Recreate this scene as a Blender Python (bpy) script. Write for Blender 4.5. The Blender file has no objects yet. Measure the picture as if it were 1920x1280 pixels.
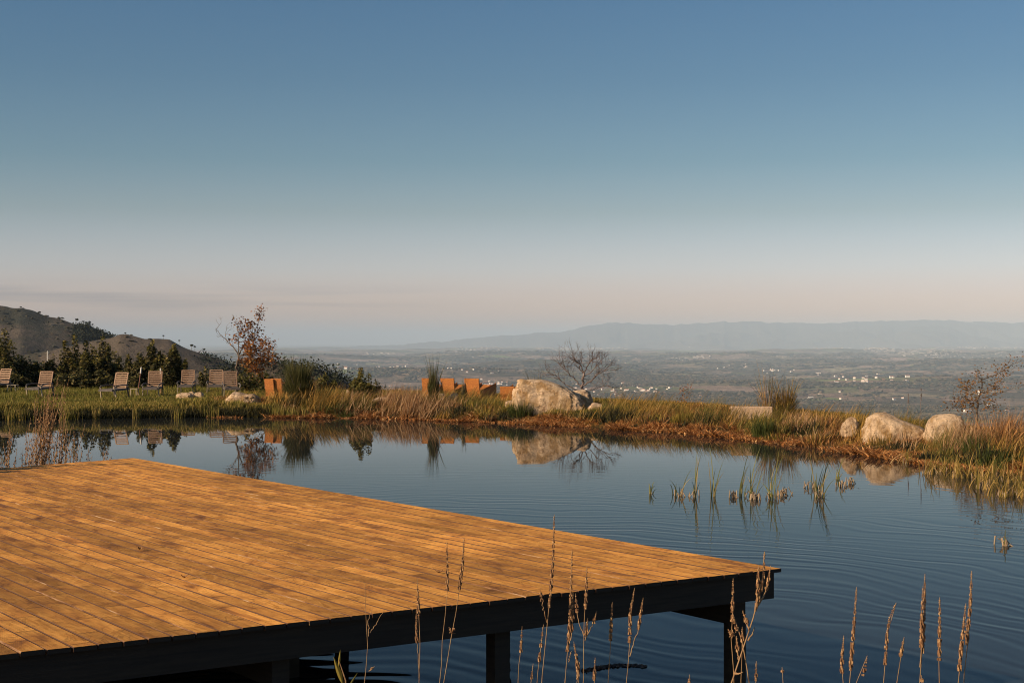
import bpy, math, random
import numpy as np
from mathutils import Vector, noise as mnoise
R = math.radians
rng = np.random.default_rng(7); random.seed(7)
sc = bpy.context.scene
col = sc.collection
# ------------------------------------------------------------------ camera, light, sky, exposure
F = 2667.0; CZ = 2.7                       # focal length in photo pixels (50 mm), eye height over the water
cam_d = bpy.data.cameras.new('camera'); cam = bpy.data.objects.new('camera', cam_d); col.objects.link(cam)
cam_d.lens = 50; cam_d.sensor_width = 36; cam_d.clip_start = .1; cam_d.clip_end = 400000
cam.location = (0, 0, CZ); cam.rotation_euler = (R(90), 0, 0)
sc.camera = cam
SUN_AZ, SUN_EL = -118.5, 23.5              # azimuth clockwise from +Y
sv = Vector((math.sin(R(SUN_AZ))*math.cos(R(SUN_EL)), math.cos(R(SUN_AZ))*math.cos(R(SUN_EL)), math.sin(R(SUN_EL))))
sun_d = bpy.data.lights.new('sun', 'SUN'); sun = bpy.data.objects.new('sun', sun_d); col.objects.link(sun)
sun_d.energy = 5.0; sun_d.angle = R(.5); sun_d.color = (1, .78, .54)
sun.rotation_euler = sv.to_track_quat('Z', 'Y').to_euler()
world = bpy.data.worlds.new('World'); sc.world = world; world.use_nodes = True
wn = world.node_tree.nodes; wl = world.node_tree.links
bg = wn['Background']; bg.inputs[1].default_value = .069
sky = wn.new('ShaderNodeTexSky'); sky.sky_type = 'NISHITA'; sky.sun_disc = False
sky.sun_elevation = R(SUN_EL); sky.sun_rotation = R(SUN_AZ); sky.altitude = 400
sky.air_density = 1.0; sky.dust_density = 1.6; sky.ozone_density = 1.6
# thin stratus streaks low over the hills (part of the sky)
tc = wn.new('ShaderNodeTexCoord'); sep = wn.new('ShaderNodeSeparateXYZ'); wl.new(tc.outputs['Generated'], sep.inputs[0])
mp = wn.new('ShaderNodeMapping'); mp.inputs['Scale'].default_value = (5, 5, 170); wl.new(tc.outputs['Generated'], mp.inputs[0])
nz = wn.new('ShaderNodeTexNoise'); nz.inputs['Scale'].default_value = 1.0; nz.inputs['Detail'].default_value = 5; nz.inputs['Roughness'].default_value = .5
wl.new(mp.outputs[0], nz.inputs[0])
cr = wn.new('ShaderNodeValToRGB'); cr.color_ramp.elements[0].position = .44; cr.color_ramp.elements[1].position = .60
wl.new(nz.outputs[0], cr.inputs[0])
def wramp(src, stops):
    r = wn.new('ShaderNodeValToRGB'); e = r.color_ramp.elements
    e[0].position, e[0].color = stops[0][0], (stops[0][1],)*3+(1,)
    e[1].position, e[1].color = stops[-1][0], (stops[-1][1],)*3+(1,)
    for p, v in stops[1:-1]:
        n = e.new(p); n.color = (v, v, v, 1)
    wl.new(src, r.inputs[0]); return r.outputs[0]
band = wramp(sep.outputs['Z'], [(.019, 0), (.024, 1), (.033, 1), (.041, 0)])
mx = wn.new('ShaderNodeMath'); mx.operation = 'MULTIPLY_ADD'; wl.new(sep.outputs['X'], mx.inputs[0]); mx.inputs[1].default_value = -4; mx.inputs[2].default_value = .0; mx.use_clamp = True
m1 = wn.new('ShaderNodeMath'); m1.operation = 'MULTIPLY'; wl.new(band, m1.inputs[0]); wl.new(cr.outputs[0], m1.inputs[1])
m2 = wn.new('ShaderNodeMath'); m2.operation = 'MULTIPLY'; wl.new(m1.outputs[0], m2.inputs[0]); wl.new(mx.outputs[0], m2.inputs[1])
m3 = wn.new('ShaderNodeMath'); m3.operation = 'MULTIPLY'; wl.new(m2.outputs[0], m3.inputs[0]); m3.inputs[1].default_value = .8
mixc = wn.new('ShaderNodeMix'); mixc.data_type = 'RGBA'; mixc.blend_type = 'MULTIPLY'
wl.new(m3.outputs[0], mixc.inputs[0]); wl.new(sky.outputs[0], mixc.inputs[6]); mixc.inputs[7].default_value = (.60, .66, .76, 1)
# the colour of the winter air: deep blue above, milky towards the horizon
grade = wn.new('ShaderNodeValToRGB'); ge = grade.color_ramp.elements
GR = [(0, (2.95, 1.86, 1.62)), (.02, (2.48, 1.68, 1.60)), (.035, (2.05, 1.55, 1.66)), (.05, (1.76, 1.50, 1.66)), (.07, (1.42, 1.29, 1.39)), (.09, (1.07, 1.06, 1.08)), (.125, (.72, .89, .94)), (.18, (.53, .77, .88)), (.235, (.455, .735, .89)), (1, (.42, .71, .98))]
ge[0].position, ge[0].color = GR[0][0], tuple(c/3 for c in GR[0][1])+(1,); ge[1].position, ge[1].color = 1, tuple(c/3 for c in GR[-1][1])+(1,)
for p_, c_ in GR[1:-1]: k_ = ge.new(p_); k_.color = tuple(c/3 for c in c_)+(1,)
wl.new(sep.outputs['Z'], grade.inputs[0])
mg = wn.new('ShaderNodeMix'); mg.data_type = 'RGBA'; mg.blend_type = 'MULTIPLY'; mg.inputs[0].default_value = 1; wl.new(mixc.outputs[2], mg.inputs[6]); wl.new(grade.outputs[0], mg.inputs[7])
sc2 = wn.new('ShaderNodeVectorMath'); sc2.operation = 'SCALE'; sc2.inputs[3].default_value = 3.0; wl.new(mg.outputs[2], sc2.inputs[0]); wl.new(sc2.outputs[0], bg.inputs[0])
sc.view_settings.view_transform = 'Standard'; sc.view_settings.look = 'None'; sc.view_settings.gamma = 1
sc.view_settings.use_curve_mapping = False; sc.view_settings.exposure = .3
sc.render.engine = 'CYCLES'; sc.cycles.use_denoising = True; sc.cycles.max_bounces = 6; sc.cycles.volume_bounces = 3
sc.cycles.transparent_max_bounces = 8; sc.cycles.filter_width = 1.05

# ------------------------------------------------------------------ helpers
def P(px, py, Y): return np.array(((px-960)*Y/F, Y, CZ-(py-640)*Y/F))
def G(px, py, z=0.0):
    Y = F*(CZ-z)/(py-640); return np.array(((px-960)*Y/F, Y, z))
def tag(o, label=None, cat=None, group=None, kind=None):
    if label: o['label'] = label
    if cat: o['category'] = cat
    if group: o['group'] = group
    if kind: o['kind'] = kind
    return o
def empty(name, loc, rz=0, parent=None):
    o = bpy.data.objects.new(name, None); col.objects.link(o); o.location = loc; o.rotation_euler.z = rz; o.parent = parent; o.empty_display_size = .2
    return o
def copy_tree(o, parent=None):
    c = o.copy(); col.objects.link(c); c.parent = parent
    for ch in list(o.children): copy_tree(ch, c)
    return c
class MB:
    """collects polygons; build() links them as ONE mesh object"""
    def __init__(s): s.v = []; s.f3 = []; s.f4 = []; s.m3 = []; s.m4 = []; s.n = 0; s.ng = []
    def add(s, v, f, m=0):
        v = np.asarray(v, np.float32).reshape(-1, 3); f = np.asarray(f, np.int32)
        (s.f3 if f.shape[1] == 3 else s.f4).append(f+s.n)
        (s.m3 if f.shape[1] == 3 else s.m4).append(np.full(len(f), m, np.int32))
        s.v.append(v); s.n += len(v); return s
    def add2(s, v, q, t, m=0):
        v = np.asarray(v, np.float32).reshape(-1, 3)
        s.f4.append(np.asarray(q, np.int32)+s.n); s.m4.append(np.full(len(q), m, np.int32))
        s.f3.append(np.asarray(t, np.int32)+s.n); s.m3.append(np.full(len(t), m, np.int32))
        s.v.append(v); s.n += len(v); return s
    def box(s, c, d, rz=0, m=0, M=None):
        x, y, z = np.array(d)/2.
        v = np.array([[a*x, b*y, e*z] for e in (-1, 1) for b in (-1, 1) for a in (-1, 1)])
        if M is not None: v = v @ np.array(M).T
        if rz:
            cs, sn = math.cos(rz), math.sin(rz); v = np.c_[v[:, 0]*cs-v[:, 1]*sn, v[:, 0]*sn+v[:, 1]*cs, v[:, 2]]
        return s.add(v+np.array(c), [[0, 2, 3, 1], [4, 5, 7, 6], [0, 1, 5, 4], [2, 6, 7, 3], [0, 4, 6, 2], [1, 3, 7, 5]], m)
    def bar(s, a, b, w, h, m=0):
        a = np.array(a, float); b = np.array(b, float); d = b-a; L = np.linalg.norm(d); d /= L
        up = np.array((0, 0, 1.)) if abs(d[2]) < .95 else np.array((0, 1., 0)); sx = np.cross(d, up); sx /= np.linalg.norm(sx); uz = np.cross(sx, d)
        return s.box((a+b)/2, (w, L, h), M=np.c_[sx, d, uz], m=m)
    def tube(s, pts, rad, k=6, m=0, cap=True):
        pts = np.array(pts, float); n = len(pts); rad = np.broadcast_to(rad, n)
        t = np.gradient(pts, axis=0); t /= np.linalg.norm(t, axis=1)[:, None]+1e-9
        ref = np.array((1., .13, .07)) if abs(t[:, 2]).mean() > .5 else np.array((0.07, .1, 1.))
        a = np.cross(t, ref); a /= np.linalg.norm(a, axis=1)[:, None]+1e-9; b = np.cross(t, a)
        an = np.arange(k)*2*math.pi/k
        v = pts[:, None]+rad[:, None, None]*(a[:, None]*np.cos(an)[None, :, None]+b[:, None]*np.sin(an)[None, :, None])
        i = np.arange(n-1)[:, None]*k; j = np.arange(k)[None]; j2 = (j+1) % k
        q = np.stack([i+j, i+j2, i+k+j2, i+k+j], -1).reshape(-1, 4)
        v = v.reshape(-1, 3)
        if cap:
            v = np.r_[v, pts[:1], pts[-1:]]; jj = np.arange(k); t1 = np.c_[np.full(k, n*k), (jj+1) % k, jj]; t2 = np.c_[np.full(k, n*k+1), (n-1)*k+jj, (n-1)*k+(jj+1) % k]
            return s.add2(v, q, np.r_[t1, t2], m)
        return s.add(v, q, m)
    def build(s, name, mats, parent=None, smooth=False):
        me = bpy.data.meshes.new(name); V = np.concatenate(s.v)
        f3 = np.concatenate(s.f3) if s.f3 else np.zeros((0, 3), np.int32); f4 = np.concatenate(s.f4) if s.f4 else np.zeros((0, 4), np.int32)
        m = np.concatenate(s.m3+s.m4)
        me.vertices.add(len(V)); me.vertices.foreach_set('co', V.astype(np.float32).ravel())
        me.loops.add(f3.size+f4.size); me.loops.foreach_set('vertex_index', np.r_[f3.ravel(), f4.ravel()].astype(np.int32))
        n = len(f3)+len(f4); me.polygons.add(n)
        me.polygons.foreach_set('loop_start', np.r_[np.arange(len(f3))*3, len(f3)*3+np.arange(len(f4))*4].astype(np.int32))
        me.polygons.foreach_set('material_index', m.astype(np.int32))
        me.polygons.foreach_set('use_smooth', np.full(n, smooth))
        if not isinstance(mats, (list, tuple)): mats = [mats]
        for k in mats: me.materials.append(k)
        me.update(calc_edges=True); me.validate()
        o = bpy.data.objects.new(name, me); col.objects.link(o); o.parent = parent
        return o

# value noise
_T = rng.random((256, 256))
def vnoise(x, y):
    xi = np.floor(x).astype(int); yi = np.floor(y).astype(int); fx = x-xi; fy = y-yi
    fx = fx*fx*(3-2*fx); fy = fy*fy*(3-2*fy); g = lambda a, b: _T[a & 255, b & 255]
    return (g(xi, yi)*(1-fx)+g(xi+1, yi)*fx)*(1-fy)+(g(xi, yi+1)*(1-fx)+g(xi+1, yi+1)*fx)*fy
def fbm(x, y, o=4):
    s = 0; a = .5; t = 0
    for i in range(o):
        s = s+a*vnoise(x+17.3*i, y-9.1*i); t += a; a *= .5; x = x*2.03; y = y*2.03
    return s/t
def sst(a, b, x):
    t = np.clip((x-a)/(b-a), 0, 1); return t*t*(3-2*t)

# ------------------------------------------------------------------ materials
class NT:
    def __init__(s, name):
        s.m = bpy.data.materials.new(name); s.m.use_nodes = True; s.n = s.m.node_tree.nodes; s.l = s.m.node_tree.links
        s.b = s.n['Principled BSDF']; s.out = s.n['Material Output']; s._c = None
    def co(s, scale=(1, 1, 1), kind='Object', rot=(0, 0, 0)):
        t = s.n.new('ShaderNodeTexCoord'); m = s.n.new('ShaderNodeMapping'); m.inputs['Scale'].default_value = scale; m.inputs['Rotation'].default_value = rot
        s.l.new(t.outputs[kind], m.inputs[0]); return m.outputs[0]
    def noise(s, v, sc_=1, d=5, r=.55, dist=0):
        t = s.n.new('ShaderNodeTexNoise'); s.l.new(v, t.inputs['Vector']); t.inputs['Scale'].default_value = sc_; t.inputs['Detail'].default_value = d
        t.inputs['Roughness'].default_value = r; t.inputs['Distortion'].default_value = dist; return t.outputs['Fac']
    def voro(s, v, sc_=1, out='Distance', feat='F1'):
        t = s.n.new('ShaderNodeTexVoronoi'); t.feature = feat; s.l.new(v, t.inputs['Vector']); t.inputs['Scale'].default_value = sc_; return t.outputs[out]
    def ramp(s, f, stops, interp='LINEAR'):
        r = s.n.new('ShaderNodeValToRGB'); r.color_ramp.interpolation = interp; e = r.color_ramp.elements
        cc = lambda c: (c,)*3+(1,) if isinstance(c, (int, float)) else tuple(c)+(1,)
        e[0].position, e[0].color = stops[0][0], cc(stops[0][1]); e[1].position, e[1].color = stops[-1][0], cc(stops[-1][1])
        for p, c in stops[1:-1]: k = e.new(p); k.color = cc(c)
        s.l.new(f, r.inputs[0]); return r.outputs[0]
    def mix(s, f, a, b, blend='MIX'):
        m = s.n.new('ShaderNodeMix'); m.data_type = 'RGBA'; m.blend_type = blend
        for i, x in ((0, f), (6, a), (7, b)):
            if isinstance(x, (int, float)): m.inputs[i].default_value = x
            elif isinstance(x, (tuple, list)): m.inputs[i].default_value = tuple(x)+(1,)
            else: s.l.new(x, m.inputs[i])
        return m.outputs[2]
    def math(s, op, a, b=0, c=None, clamp=False):
        m = s.n.new('ShaderNodeMath'); m.operation = op; m.use_clamp = clamp
        for i, x in enumerate((a, b) if c is None else (a, b, c)):
            if isinstance(x, (int, float)): m.inputs[i].default_value = x
            else: s.l.new(x, m.inputs[i])
        return m.outputs[0]
    def bump(s, h, st=.3, d=.02):
        b = s.n.new('ShaderNodeBump'); b.inputs['Strength'].default_value = st; b.inputs['Distance'].default_value = d
        s.l.new(h, b.inputs['Height']); s.l.new(b.outputs[0], s.b.inputs['Normal']); return b.outputs[0]
    def island(s):
        g = s.n.new('ShaderNodeNewGeometry'); return g.outputs['Random Per Island']
    def set(s, c=None, rough=None, spec=None):
        if c is not None:
            if isinstance(c, (tuple, list)): s.b.inputs['Base Color'].default_value = tuple(c)+(1,)
            else: s.l.new(c, s.b.inputs['Base Color'])
        if rough is not None:
            if isinstance(rough, (int, float)): s.b.inputs['Roughness'].default_value = rough
            else: s.l.new(rough, s.b.inputs['Roughness'])
        if spec is not None: s.b.inputs['Specular IOR Level'].default_value = spec
        return s.m

def leafy(name, stops, rough=.75, trans=.25, patch=None):
    t = NT(name); c = t.ramp(t.island(), stops)
    if patch:
        c = t.mix(t.ramp(t.noise(t.co(kind='Object'), patch[0], 3), [(.42, 0.), (.58, 1.)]), c, t.ramp(t.island(), patch[1]))
    t.set(c, rough, .2)
    tr = t.n.new('ShaderNodeBsdfTranslucent'); t.l.new(c, tr.inputs[0]); ms = t.n.new('ShaderNodeMixShader'); ms.inputs[0].default_value = trans
    t.l.new(t.b.outputs[0], ms.inputs[1]); t.l.new(tr.outputs[0], ms.inputs[2]); t.l.new(ms.outputs[0], t.out.inputs[0]); return t.m

M = {}
M['lawn'] = leafy('lawn_grass', [(0, (.08, .09, .014)), (.5, (.17, .165, .026)), (.85, (.28, .22, .05)), (1, (.38, .27, .09))])
M['bankgreen'] = leafy('bank_green', [(0, (.05, .06, .010)), (.35, (.17, .155, .026)), (.7, (.34, .25, .055)), (1, (.50, .34, .12))])
M['dry'] = leafy('dry_grass', [(0, (.04, .028, .008)), (.3, (.15, .095, .018)), (.6, (.38, .20, .038)), (.85, (.58, .31, .065)), (1, (.74, .48, .20))],
                 patch=(.45, [(0, (.05, .055, .013)), (.5, (.12, .11, .022)), (.85, (.22, .16, .04)), (1, (.34, .21, .07))]))
M['litter'] = leafy('shore_litter', [(0, (.10, .035, .010)), (.4, (.30, .11, .028)), (.75, (.52, .23, .07)), (1, (.66, .40, .18))], trans=.1)
M['rush'] = leafy('rush_green', [(0, (.025, .04, .01)), (.6, (.06, .075, .015)), (1, (.14, .13, .03))])
M['rushgold'] = leafy('rush_gold', [(0, (.06, .06, .012)), (.6, (.24, .18, .03)), (1, (.44, .28, .06))])
M['broom'] = leafy('broom_twigs', [(0, (.04, .045, .015)), (.6, (.09, .09, .026)), (1, (.19, .15, .05))])
M['straw'] = leafy('straw', [(0, (.20, .10, .04)), (.5, (.34, .18, .08)), (1, (.5, .33, .18))])
M['reed'] = leafy('reed_leaves', [(0, (.12, .13, .035)), (.5, (.22, .21, .06)), (.8, (.30, .26, .10)), (1, (.42, .30, .15))])
M['stub'] = leafy('reed_stubs', [(0, (.22, .14, .08)), (1, (.46, .34, .22))], trans=.05)
M['shrub'] = leafy('shrub_leaves', [(0, (.026, .030, .012)), (.5, (.060, .058, .020)), (.85, (.13, .105, .038)), (1, (.24, .17, .07))])
M['shrubtip'] = leafy('shrub_tip_leaves', [(0, (.08, .08, .02)), (.7, (.17, .14, .032)), (1, (.28, .20, .06))])  # lighter, yellower leaves for the tops of the shoots
M['autumn'] = leafy('autumn_leaves', [(0, (.10, .035, .012)), (.45, (.24, .085, .022)), (.85, (.38, .15, .04)), (1, (.42, .25, .08))])
M['autumn2'] = leafy('autumn_leaves_yellow', [(0, (.10, .07, .02)), (.5, (.24, .11, .03)), (1, (.36, .16, .04))])
M['woods'] = leafy('far_woods', [(0, (.016, .024, .016)), (.6, (.030, .038, .020)), (1, (.06, .055, .03))], trans=0)
M['vwoods'] = leafy('valley_trees', [(0, (.024, .034, .026)), (.5, (.060, .056, .038)), (1, (.14, .105, .07))], trans=0)
M['scrub'] = leafy('hill_scrub', [(0, (.020, .024, .014)), (.6, (.05, .045, .028)), (1, (.11, .08, .05))], trans=0)
M['goldreed'] = leafy('gold_reeds', [(0, (.16, .13, .03)), (.4, (.34, .22, .05)), (.8, (.50, .30, .09)), (1, (.62, .42, .2))])
t = NT('bark'); v = t.co((6, 6, 1.5)); M['bark'] = t.set(t.ramp(t.noise(v, 8), [(.3, (.07, .05, .035)), (.7, (.20, .15, .11))]), .9); t.bump(t.noise(v, 14), .4, .01)
t = NT('dark_twigs'); M['twig'] = t.set(t.ramp(t.noise(t.co(), 6), [(.3, (.10, .07, .06)), (.7, (.26, .19, .16))]), .9)
t = NT('stalk'); M['stalk'] = t.set(t.ramp(t.noise(t.co(), 25), [(.3, (.20, .10, .04)), (.7, (.42, .25, .11))]), .7)
t = NT('seed_heads'); M['seed'] = t.set(t.ramp(t.island(), [(0, (.10, .042, .016)), (.6, (.27, .13, .050)), (1, (.46, .27, .12))]), .8)

# water: a still, slightly cloudy pond with rings of ripples spreading from under the deck
t = NT('pond_water')
geo = t.n.new('ShaderNodeNewGeometry'); sp = t.n.new('ShaderNodeSeparateXYZ'); t.l.new(geo.outputs['Position'], sp.inputs[0])
X, Y_ = sp.outputs[0], sp.outputs[1]
dx = t.math('ADD', X, 2.0); dy = t.math('SUBTRACT', Y_, 9.0)
r_ = t.math('SQRT', t.math('ADD', t.math('MULTIPLY', dx, dx), t.math('MULTIPLY', dy, dy)))
wv = t.co((.22, .22, .22)); warp = t.math('MULTIPLY', t.noise(wv, 1.0, 2, .5), 3.2)
wrp2 = t.math('MULTIPLY', t.noise(t.co((1, 1, 1)), .9, 2, .5), .35)
rw = t.math('ADD', t.math('ADD', r_, warp), wrp2)
w1 = t.math('SINE', t.math('MULTIPLY', rw, 17.0)); w2 = t.math('SINE', t.math('MULTIPLY', rw, 27.3)); w3 = t.math('SINE', t.math('MULTIPLY', rw, 8.7))
hsum = t.math('ADD', t.math('ADD', t.math('MULTIPLY', w1, .45), t.math('MULTIPLY', w2, .26)), t.math('MULTIPLY', w3, .30))
env = t.ramp(t.math('MULTIPLY', r_, 1/40.), [(0, .9), (.12, 1.), (.30, .70), (.45, .22), (.62, .03), (1, .01)])
pat = t.ramp(t.noise(t.co((.16, .16, .16)), 1.0, 3, .6), [(.36, .15), (.62, 1.)])
h = t.math('MULTIPLY', t.math('MULTIPLY', hsum, env), pat)
fine = t.math('MULTIPLY', t.math('SUBTRACT', t.noise(t.co((1, 1, 1)), 2.2, 3, .5), .5), .12)
h = t.math('ADD', h, t.math('MULTIPLY', fine, t.ramp(t.math('MULTIPLY', r_, 1/40.), [(.2, 1.), (.6, .35), (.9, .18)])))
bmp = t.n.new('ShaderNodeBump'); bmp.inputs['Strength'].default_value = 1.0; bmp.inputs['Distance'].default_value = .0029
t.l.new(h, bmp.inputs['Height']); t.l.new(bmp.outputs[0], t.b.inputs['Normal'])
t.b.inputs['IOR'].default_value = 1.135
M['water'] = t.set((.020, .022, .021), .006, .5)

# deck boards
t = NT('deck_boards'); u = (-.598, .801)
rot = (0, 0, R(-126.7+0)); v = t.co(kind='Object')   # the decking mesh is built with x along the boards
isl = t.island()
comb = t.n.new('ShaderNodeCombineXYZ'); spp = t.n.new('ShaderNodeSeparateXYZ'); t.l.new(v, spp.inputs[0])
t.l.new(spp.outputs[0], comb.inputs[0]); t.l.new(t.math('MULTIPLY', isl, 50.), comb.inputs[1]); t.l.new(spp.outputs[1], comb.inputs[2])
pv = comb.outputs[0]
m_ = t.n.new('ShaderNodeMapping'); m_.inputs['Scale'].default_value = (2.6, 1, 5.0); t.l.new(pv, m_.inputs[0])
segn = t.noise(m_.outputs[0], 1.0, 4, .6, .6)
c1 = t.ramp(segn, [(.26, (.22, .085, .020)), (.36, (.36, .148, .033)), (.40, (.50, .215, .046)), (.50, (.58, .262, .058)), (.585, (.68, .33, .080)), (.61, (.56, .25, .054)), (.75, (.44, .19, .042))])
m2_ = t.n.new('ShaderNodeMapping'); m2_.inputs['Scale'].default_value = (3, 1, 60); t.l.new(pv, m2_.inputs[0])
c2 = t.mix(.38, c1, t.ramp(t.noise(m2_.outputs[0], 1.0, 4), [(.3, .12), (.6, 1.)]), 'MULTIPLY')
# pools of darker damp wood spreading over several boards
big = t.ramp(t.noise(t.co((.55, .9, 1)), 1.0, 5, .62, .8), [(.44, 1.), (.53, .88), (.60, .66), (.64, .70), (.68, .88), (.8, .95)])
c3 = t.mix(.9, c2, big, 'MULTIPLY')
# ragged edges of the stain on each board: end-grain-like arcs
m3_ = t.n.new('ShaderNodeMapping'); m3_.inputs['Scale'].default_value = (1.8, 1, 3.0); t.l.new(pv, m3_.inputs[0])
arc = t.ramp(t.noise(m3_.outputs[0], 1.7, 3, .5, 1.4), [(.485, 1.), (.497, .55), (.503, .55), (.515, 1.)])
c4 = t.mix(.75, c3, arc, 'MULTIPLY')
bri = t.ramp(isl, [(0, .68), (.5, .93), (1, 1.1)])
sx_ = t.math('DIVIDE', t.math('ADD', spp.outputs[0], t.math('MULTIPLY', isl, 37.)), .93)
wn2 = t.n.new('ShaderNodeTexWhiteNoise'); wn2.noise_dimensions = '2D'; cb2 = t.n.new('ShaderNodeCombineXYZ'); t.l.new(t.math('FLOOR', sx_), cb2.inputs[0]); t.l.new(t.math('MULTIPLY', isl, 91.), cb2.inputs[1]); t.l.new(cb2.outputs[0], wn2.inputs['Vector'])
segb = t.ramp(wn2.outputs['Value'], [(0, .72), (.35, .95), (.7, 1.03), (1, 1.14)])
jo = t.ramp(t.math('FRACT', sx_), [(0, .30), (.010, .35), (.016, 1.)])
c4 = t.mix(1.0, t.mix(.85, c4, segb, 'MULTIPLY'), jo, 'MULTIPLY')
c5 = t.mix(1.0, t.mix(1.0, c4, (1.03, 1.02, .98), 'MULTIPLY'), bri, 'MULTIPLY')
M['deck'] = t.set(c5, t.ramp(segn, [(.3, .6), (.6, .8)]), .15); t.bump(t.noise(m2_.outputs[0], 1.0, 4), .25, .003)
t = NT('deck_board_edge'); M['deckedge'] = t.set(t.ramp(t.noise(t.co((.9, 5, 5)), 1.6, 6, .7), [(.54, (.09, .034, .010)), (.61, (.24, .11, .040)), (.70, (.50, .34, .19))]), .7)  # dark edge wood; the pale stop paints scattered sun glints
t = NT('dark_timber'); v = t.co((1.2, 1.2, 22)); M['timber'] = t.set(t.ramp(t.noise(v, 2.0, 5), [(.3, (.014, .010, .006)), (.7, (.034, .023, .013))]), .75); t.bump(t.noise(v, 5), .3, .004)
t = NT('lounger_wood'); v = t.co((5, 5, 5)); M['teak'] = t.set(t.ramp(t.noise(v, 3, 4), [(.3, (.22, .125, .072)), (.7, (.40, .24, .145))]), .75)
t = NT('weathered_wood'); M['greywood'] = t.set(t.ramp(t.noise(t.co((5, 5, 5)), 3, 4), [(.3, (.07, .058, .050)), (.7, (.16, .13, .11))]), .8)
t = NT('pale_wood'); M['palewood'] = t.set(t.ramp(t.noise(t.co((5, 5, 5)), 3, 4), [(.3, (.33, .26, .17)), (.7, (.52, .42, .29))]), .8)
t = NT('wicker'); v = t.co(); br = t.n.new('ShaderNodeTexBrick'); t.l.new(t.co((1, 1, 1), 'UV'), br.inputs[0])
wn_ = t.noise(t.co((9, 9, 26)), 2.0, 3)
wn_ = t.noise(t.co((7, 7, 30)), 2.6, 4, .7)
M['wicker'] = t.set(t.ramp(wn_, [(.34, (.10, .028, .006)), (.44, (.34, .10, .016)), (.56, (.52, .18, .03)), (.68, (.68, .28, .055))]), .75); t.bump(t.noise(t.co((9, 9, 60)), 3, 2), .8, .02)
t = NT('granite'); v = t.co()
g1 = t.ramp(t.noise(v, 3.2, 7, .65), [(.30, (.28, .16, .085)), (.42, (.54, .37, .225)), (.55, (.78, .56, .36)), (.66, (.68, .46, .27)), (.76, (.42, .26, .14))])
lich = t.ramp(t.noise(v, 2.1, 5, .6, .5), [(.50, 0.), (.60, 1.)])
g2 = t.mix(t.math('MULTIPLY', lich, .6), g1, (.36, .19, .05))
dk = t.ramp(t.noise(t.co((1.3, 1.3, 1.6)), 7.5, 8, .78), [(.56, 0.), (.63, 1.)])
g3 = t.mix(t.math('MULTIPLY', dk, .85), g2, (.11, .055, .022))
M['granite'] = t.set(g3, .85, .25); t.bump(t.noise(v, 5, 9, .75), 1.0, .16)
t = NT('granite_block'); v = t.co(); g1 = t.ramp(t.noise(v, 14, 6, .7), [(.3, (.20, .12, .07)), (.42, (.50, .33, .21)), (.7, (.58, .41, .27))]); M['block'] = t.set(g1, .85); t.bump(t.noise(v, 25, 5), .5, .02)
t = NT('soil'); M['soil'] = t.set(t.ramp(t.noise(t.co(), 1.1, 6), [(.3, (.045, .028, .012)), (.7, (.12, .075, .03))]), 1., .0); t.bump(t.noise(t.co(), 6, 5), .6, .05)
t = NT('heath'); v = t.co((.004, .004, .004))
h1 = t.ramp(t.noise(v, 3.2, 12, .72), [(.32, (.020, .024, .016)), (.44, (.045, .042, .026)), (.52, (.085, .064, .042)), (.60, (.115, .085, .058)), (.72, (.04, .038, .025))])
rk = t.ramp(t.noise(t.co((.012, .012, .03)), 2.0, 8, .7), [(.60, 0.), (.68, 1.)])
M['heath'] = t.set(t.mix(t.math('MULTIPLY', rk, .7), h1, (.24, .18, .13)), .95); t.bump(t.noise(t.co((.02, .02, .02)), 2.5, 9, .7), 1.0, 6.)
# valley: patchwork of small fields, scrub and woods
t = NT('valley_land'); v = t.co((.001, .001, .001))
wob = t.n.new('ShaderNodeTexNoise'); t.l.new(v, wob.inputs[0]); wob.inputs['Scale'].default_value = 2.3; wob.inputs['Detail'].default_value = 4
va = t.n.new('ShaderNodeVectorMath'); va.operation = 'MULTIPLY_ADD'; t.l.new(wob.outputs['Color'], va.inputs[0]); va.inputs[1].default_value = (.5, .5, 0); t.l.new(v, va.inputs[2])
cell = t.n.new('ShaderNodeTexVoronoi'); t.l.new(va.outputs[0], cell.inputs['Vector']); cell.inputs['Scale'].default_value = 2.3
sc_ = t.n.new('ShaderNodeSeparateColor'); t.l.new(cell.outputs['Color'], sc_.inputs[0])
f1 = t.ramp(sc_.outputs[0], [(0, (.13, .105, .065)), (.25, (.26, .175, .125)), (.42, (.15, .17, .06)), (.58, (.34, .225, .16)), (.75, (.21, .15, .10)), (.88, (.42, .29, .22)), (.94, (.20, .27, .075)), (1, (.28, .19, .13))])
f2 = t.mix(.8, f1, t.ramp(t.noise(t.co((.001, .0018, .001)), 14, 8, .74), [(.36, .25), (.5, .9), (.64, 1.9)]), 'MULTIPLY')
wmask = t.ramp(t.noise(t.co((.001, .0013, .001)), 1.1, 9, .62), [(.51, 0.), (.56, 1.)])
f3 = t.mix(t.math('MULTIPLY', wmask, .75), f2, t.ramp(t.noise(v, 30, 4, .7), [(.35, (.022, .030, .020)), (.65, (.050, .052, .032))]))
M['valley'] = t.set(f3, .95, .1); t.bump(t.noise(v, 25, 6, .75), 1.0, 22.)
t = NT('white_plaster'); M['plaster'] = t.set(t.ramp(t.island(), [(0, (.55, .46, .38)), (.5, (.72, .66, .58)), (1, (.84, .82, .78))]), .9)
t = NT('far_walls'); M['farplaster'] = t.set(t.ramp(t.island(), [(0, (.34, .26, .20)), (.6, (.48, .40, .33)), (1, (.62, .56, .50))]), .9)
t = NT('roof_tiles'); M['tiles'] = t.set((.42, .17, .10), .85)
t = NT('white_paint'); M['white'] = t.set((.72, .66, .58), .6)
t = NT('red_stain'); M['redwood'] = t.set((.20, .075, .045), .7)

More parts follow.
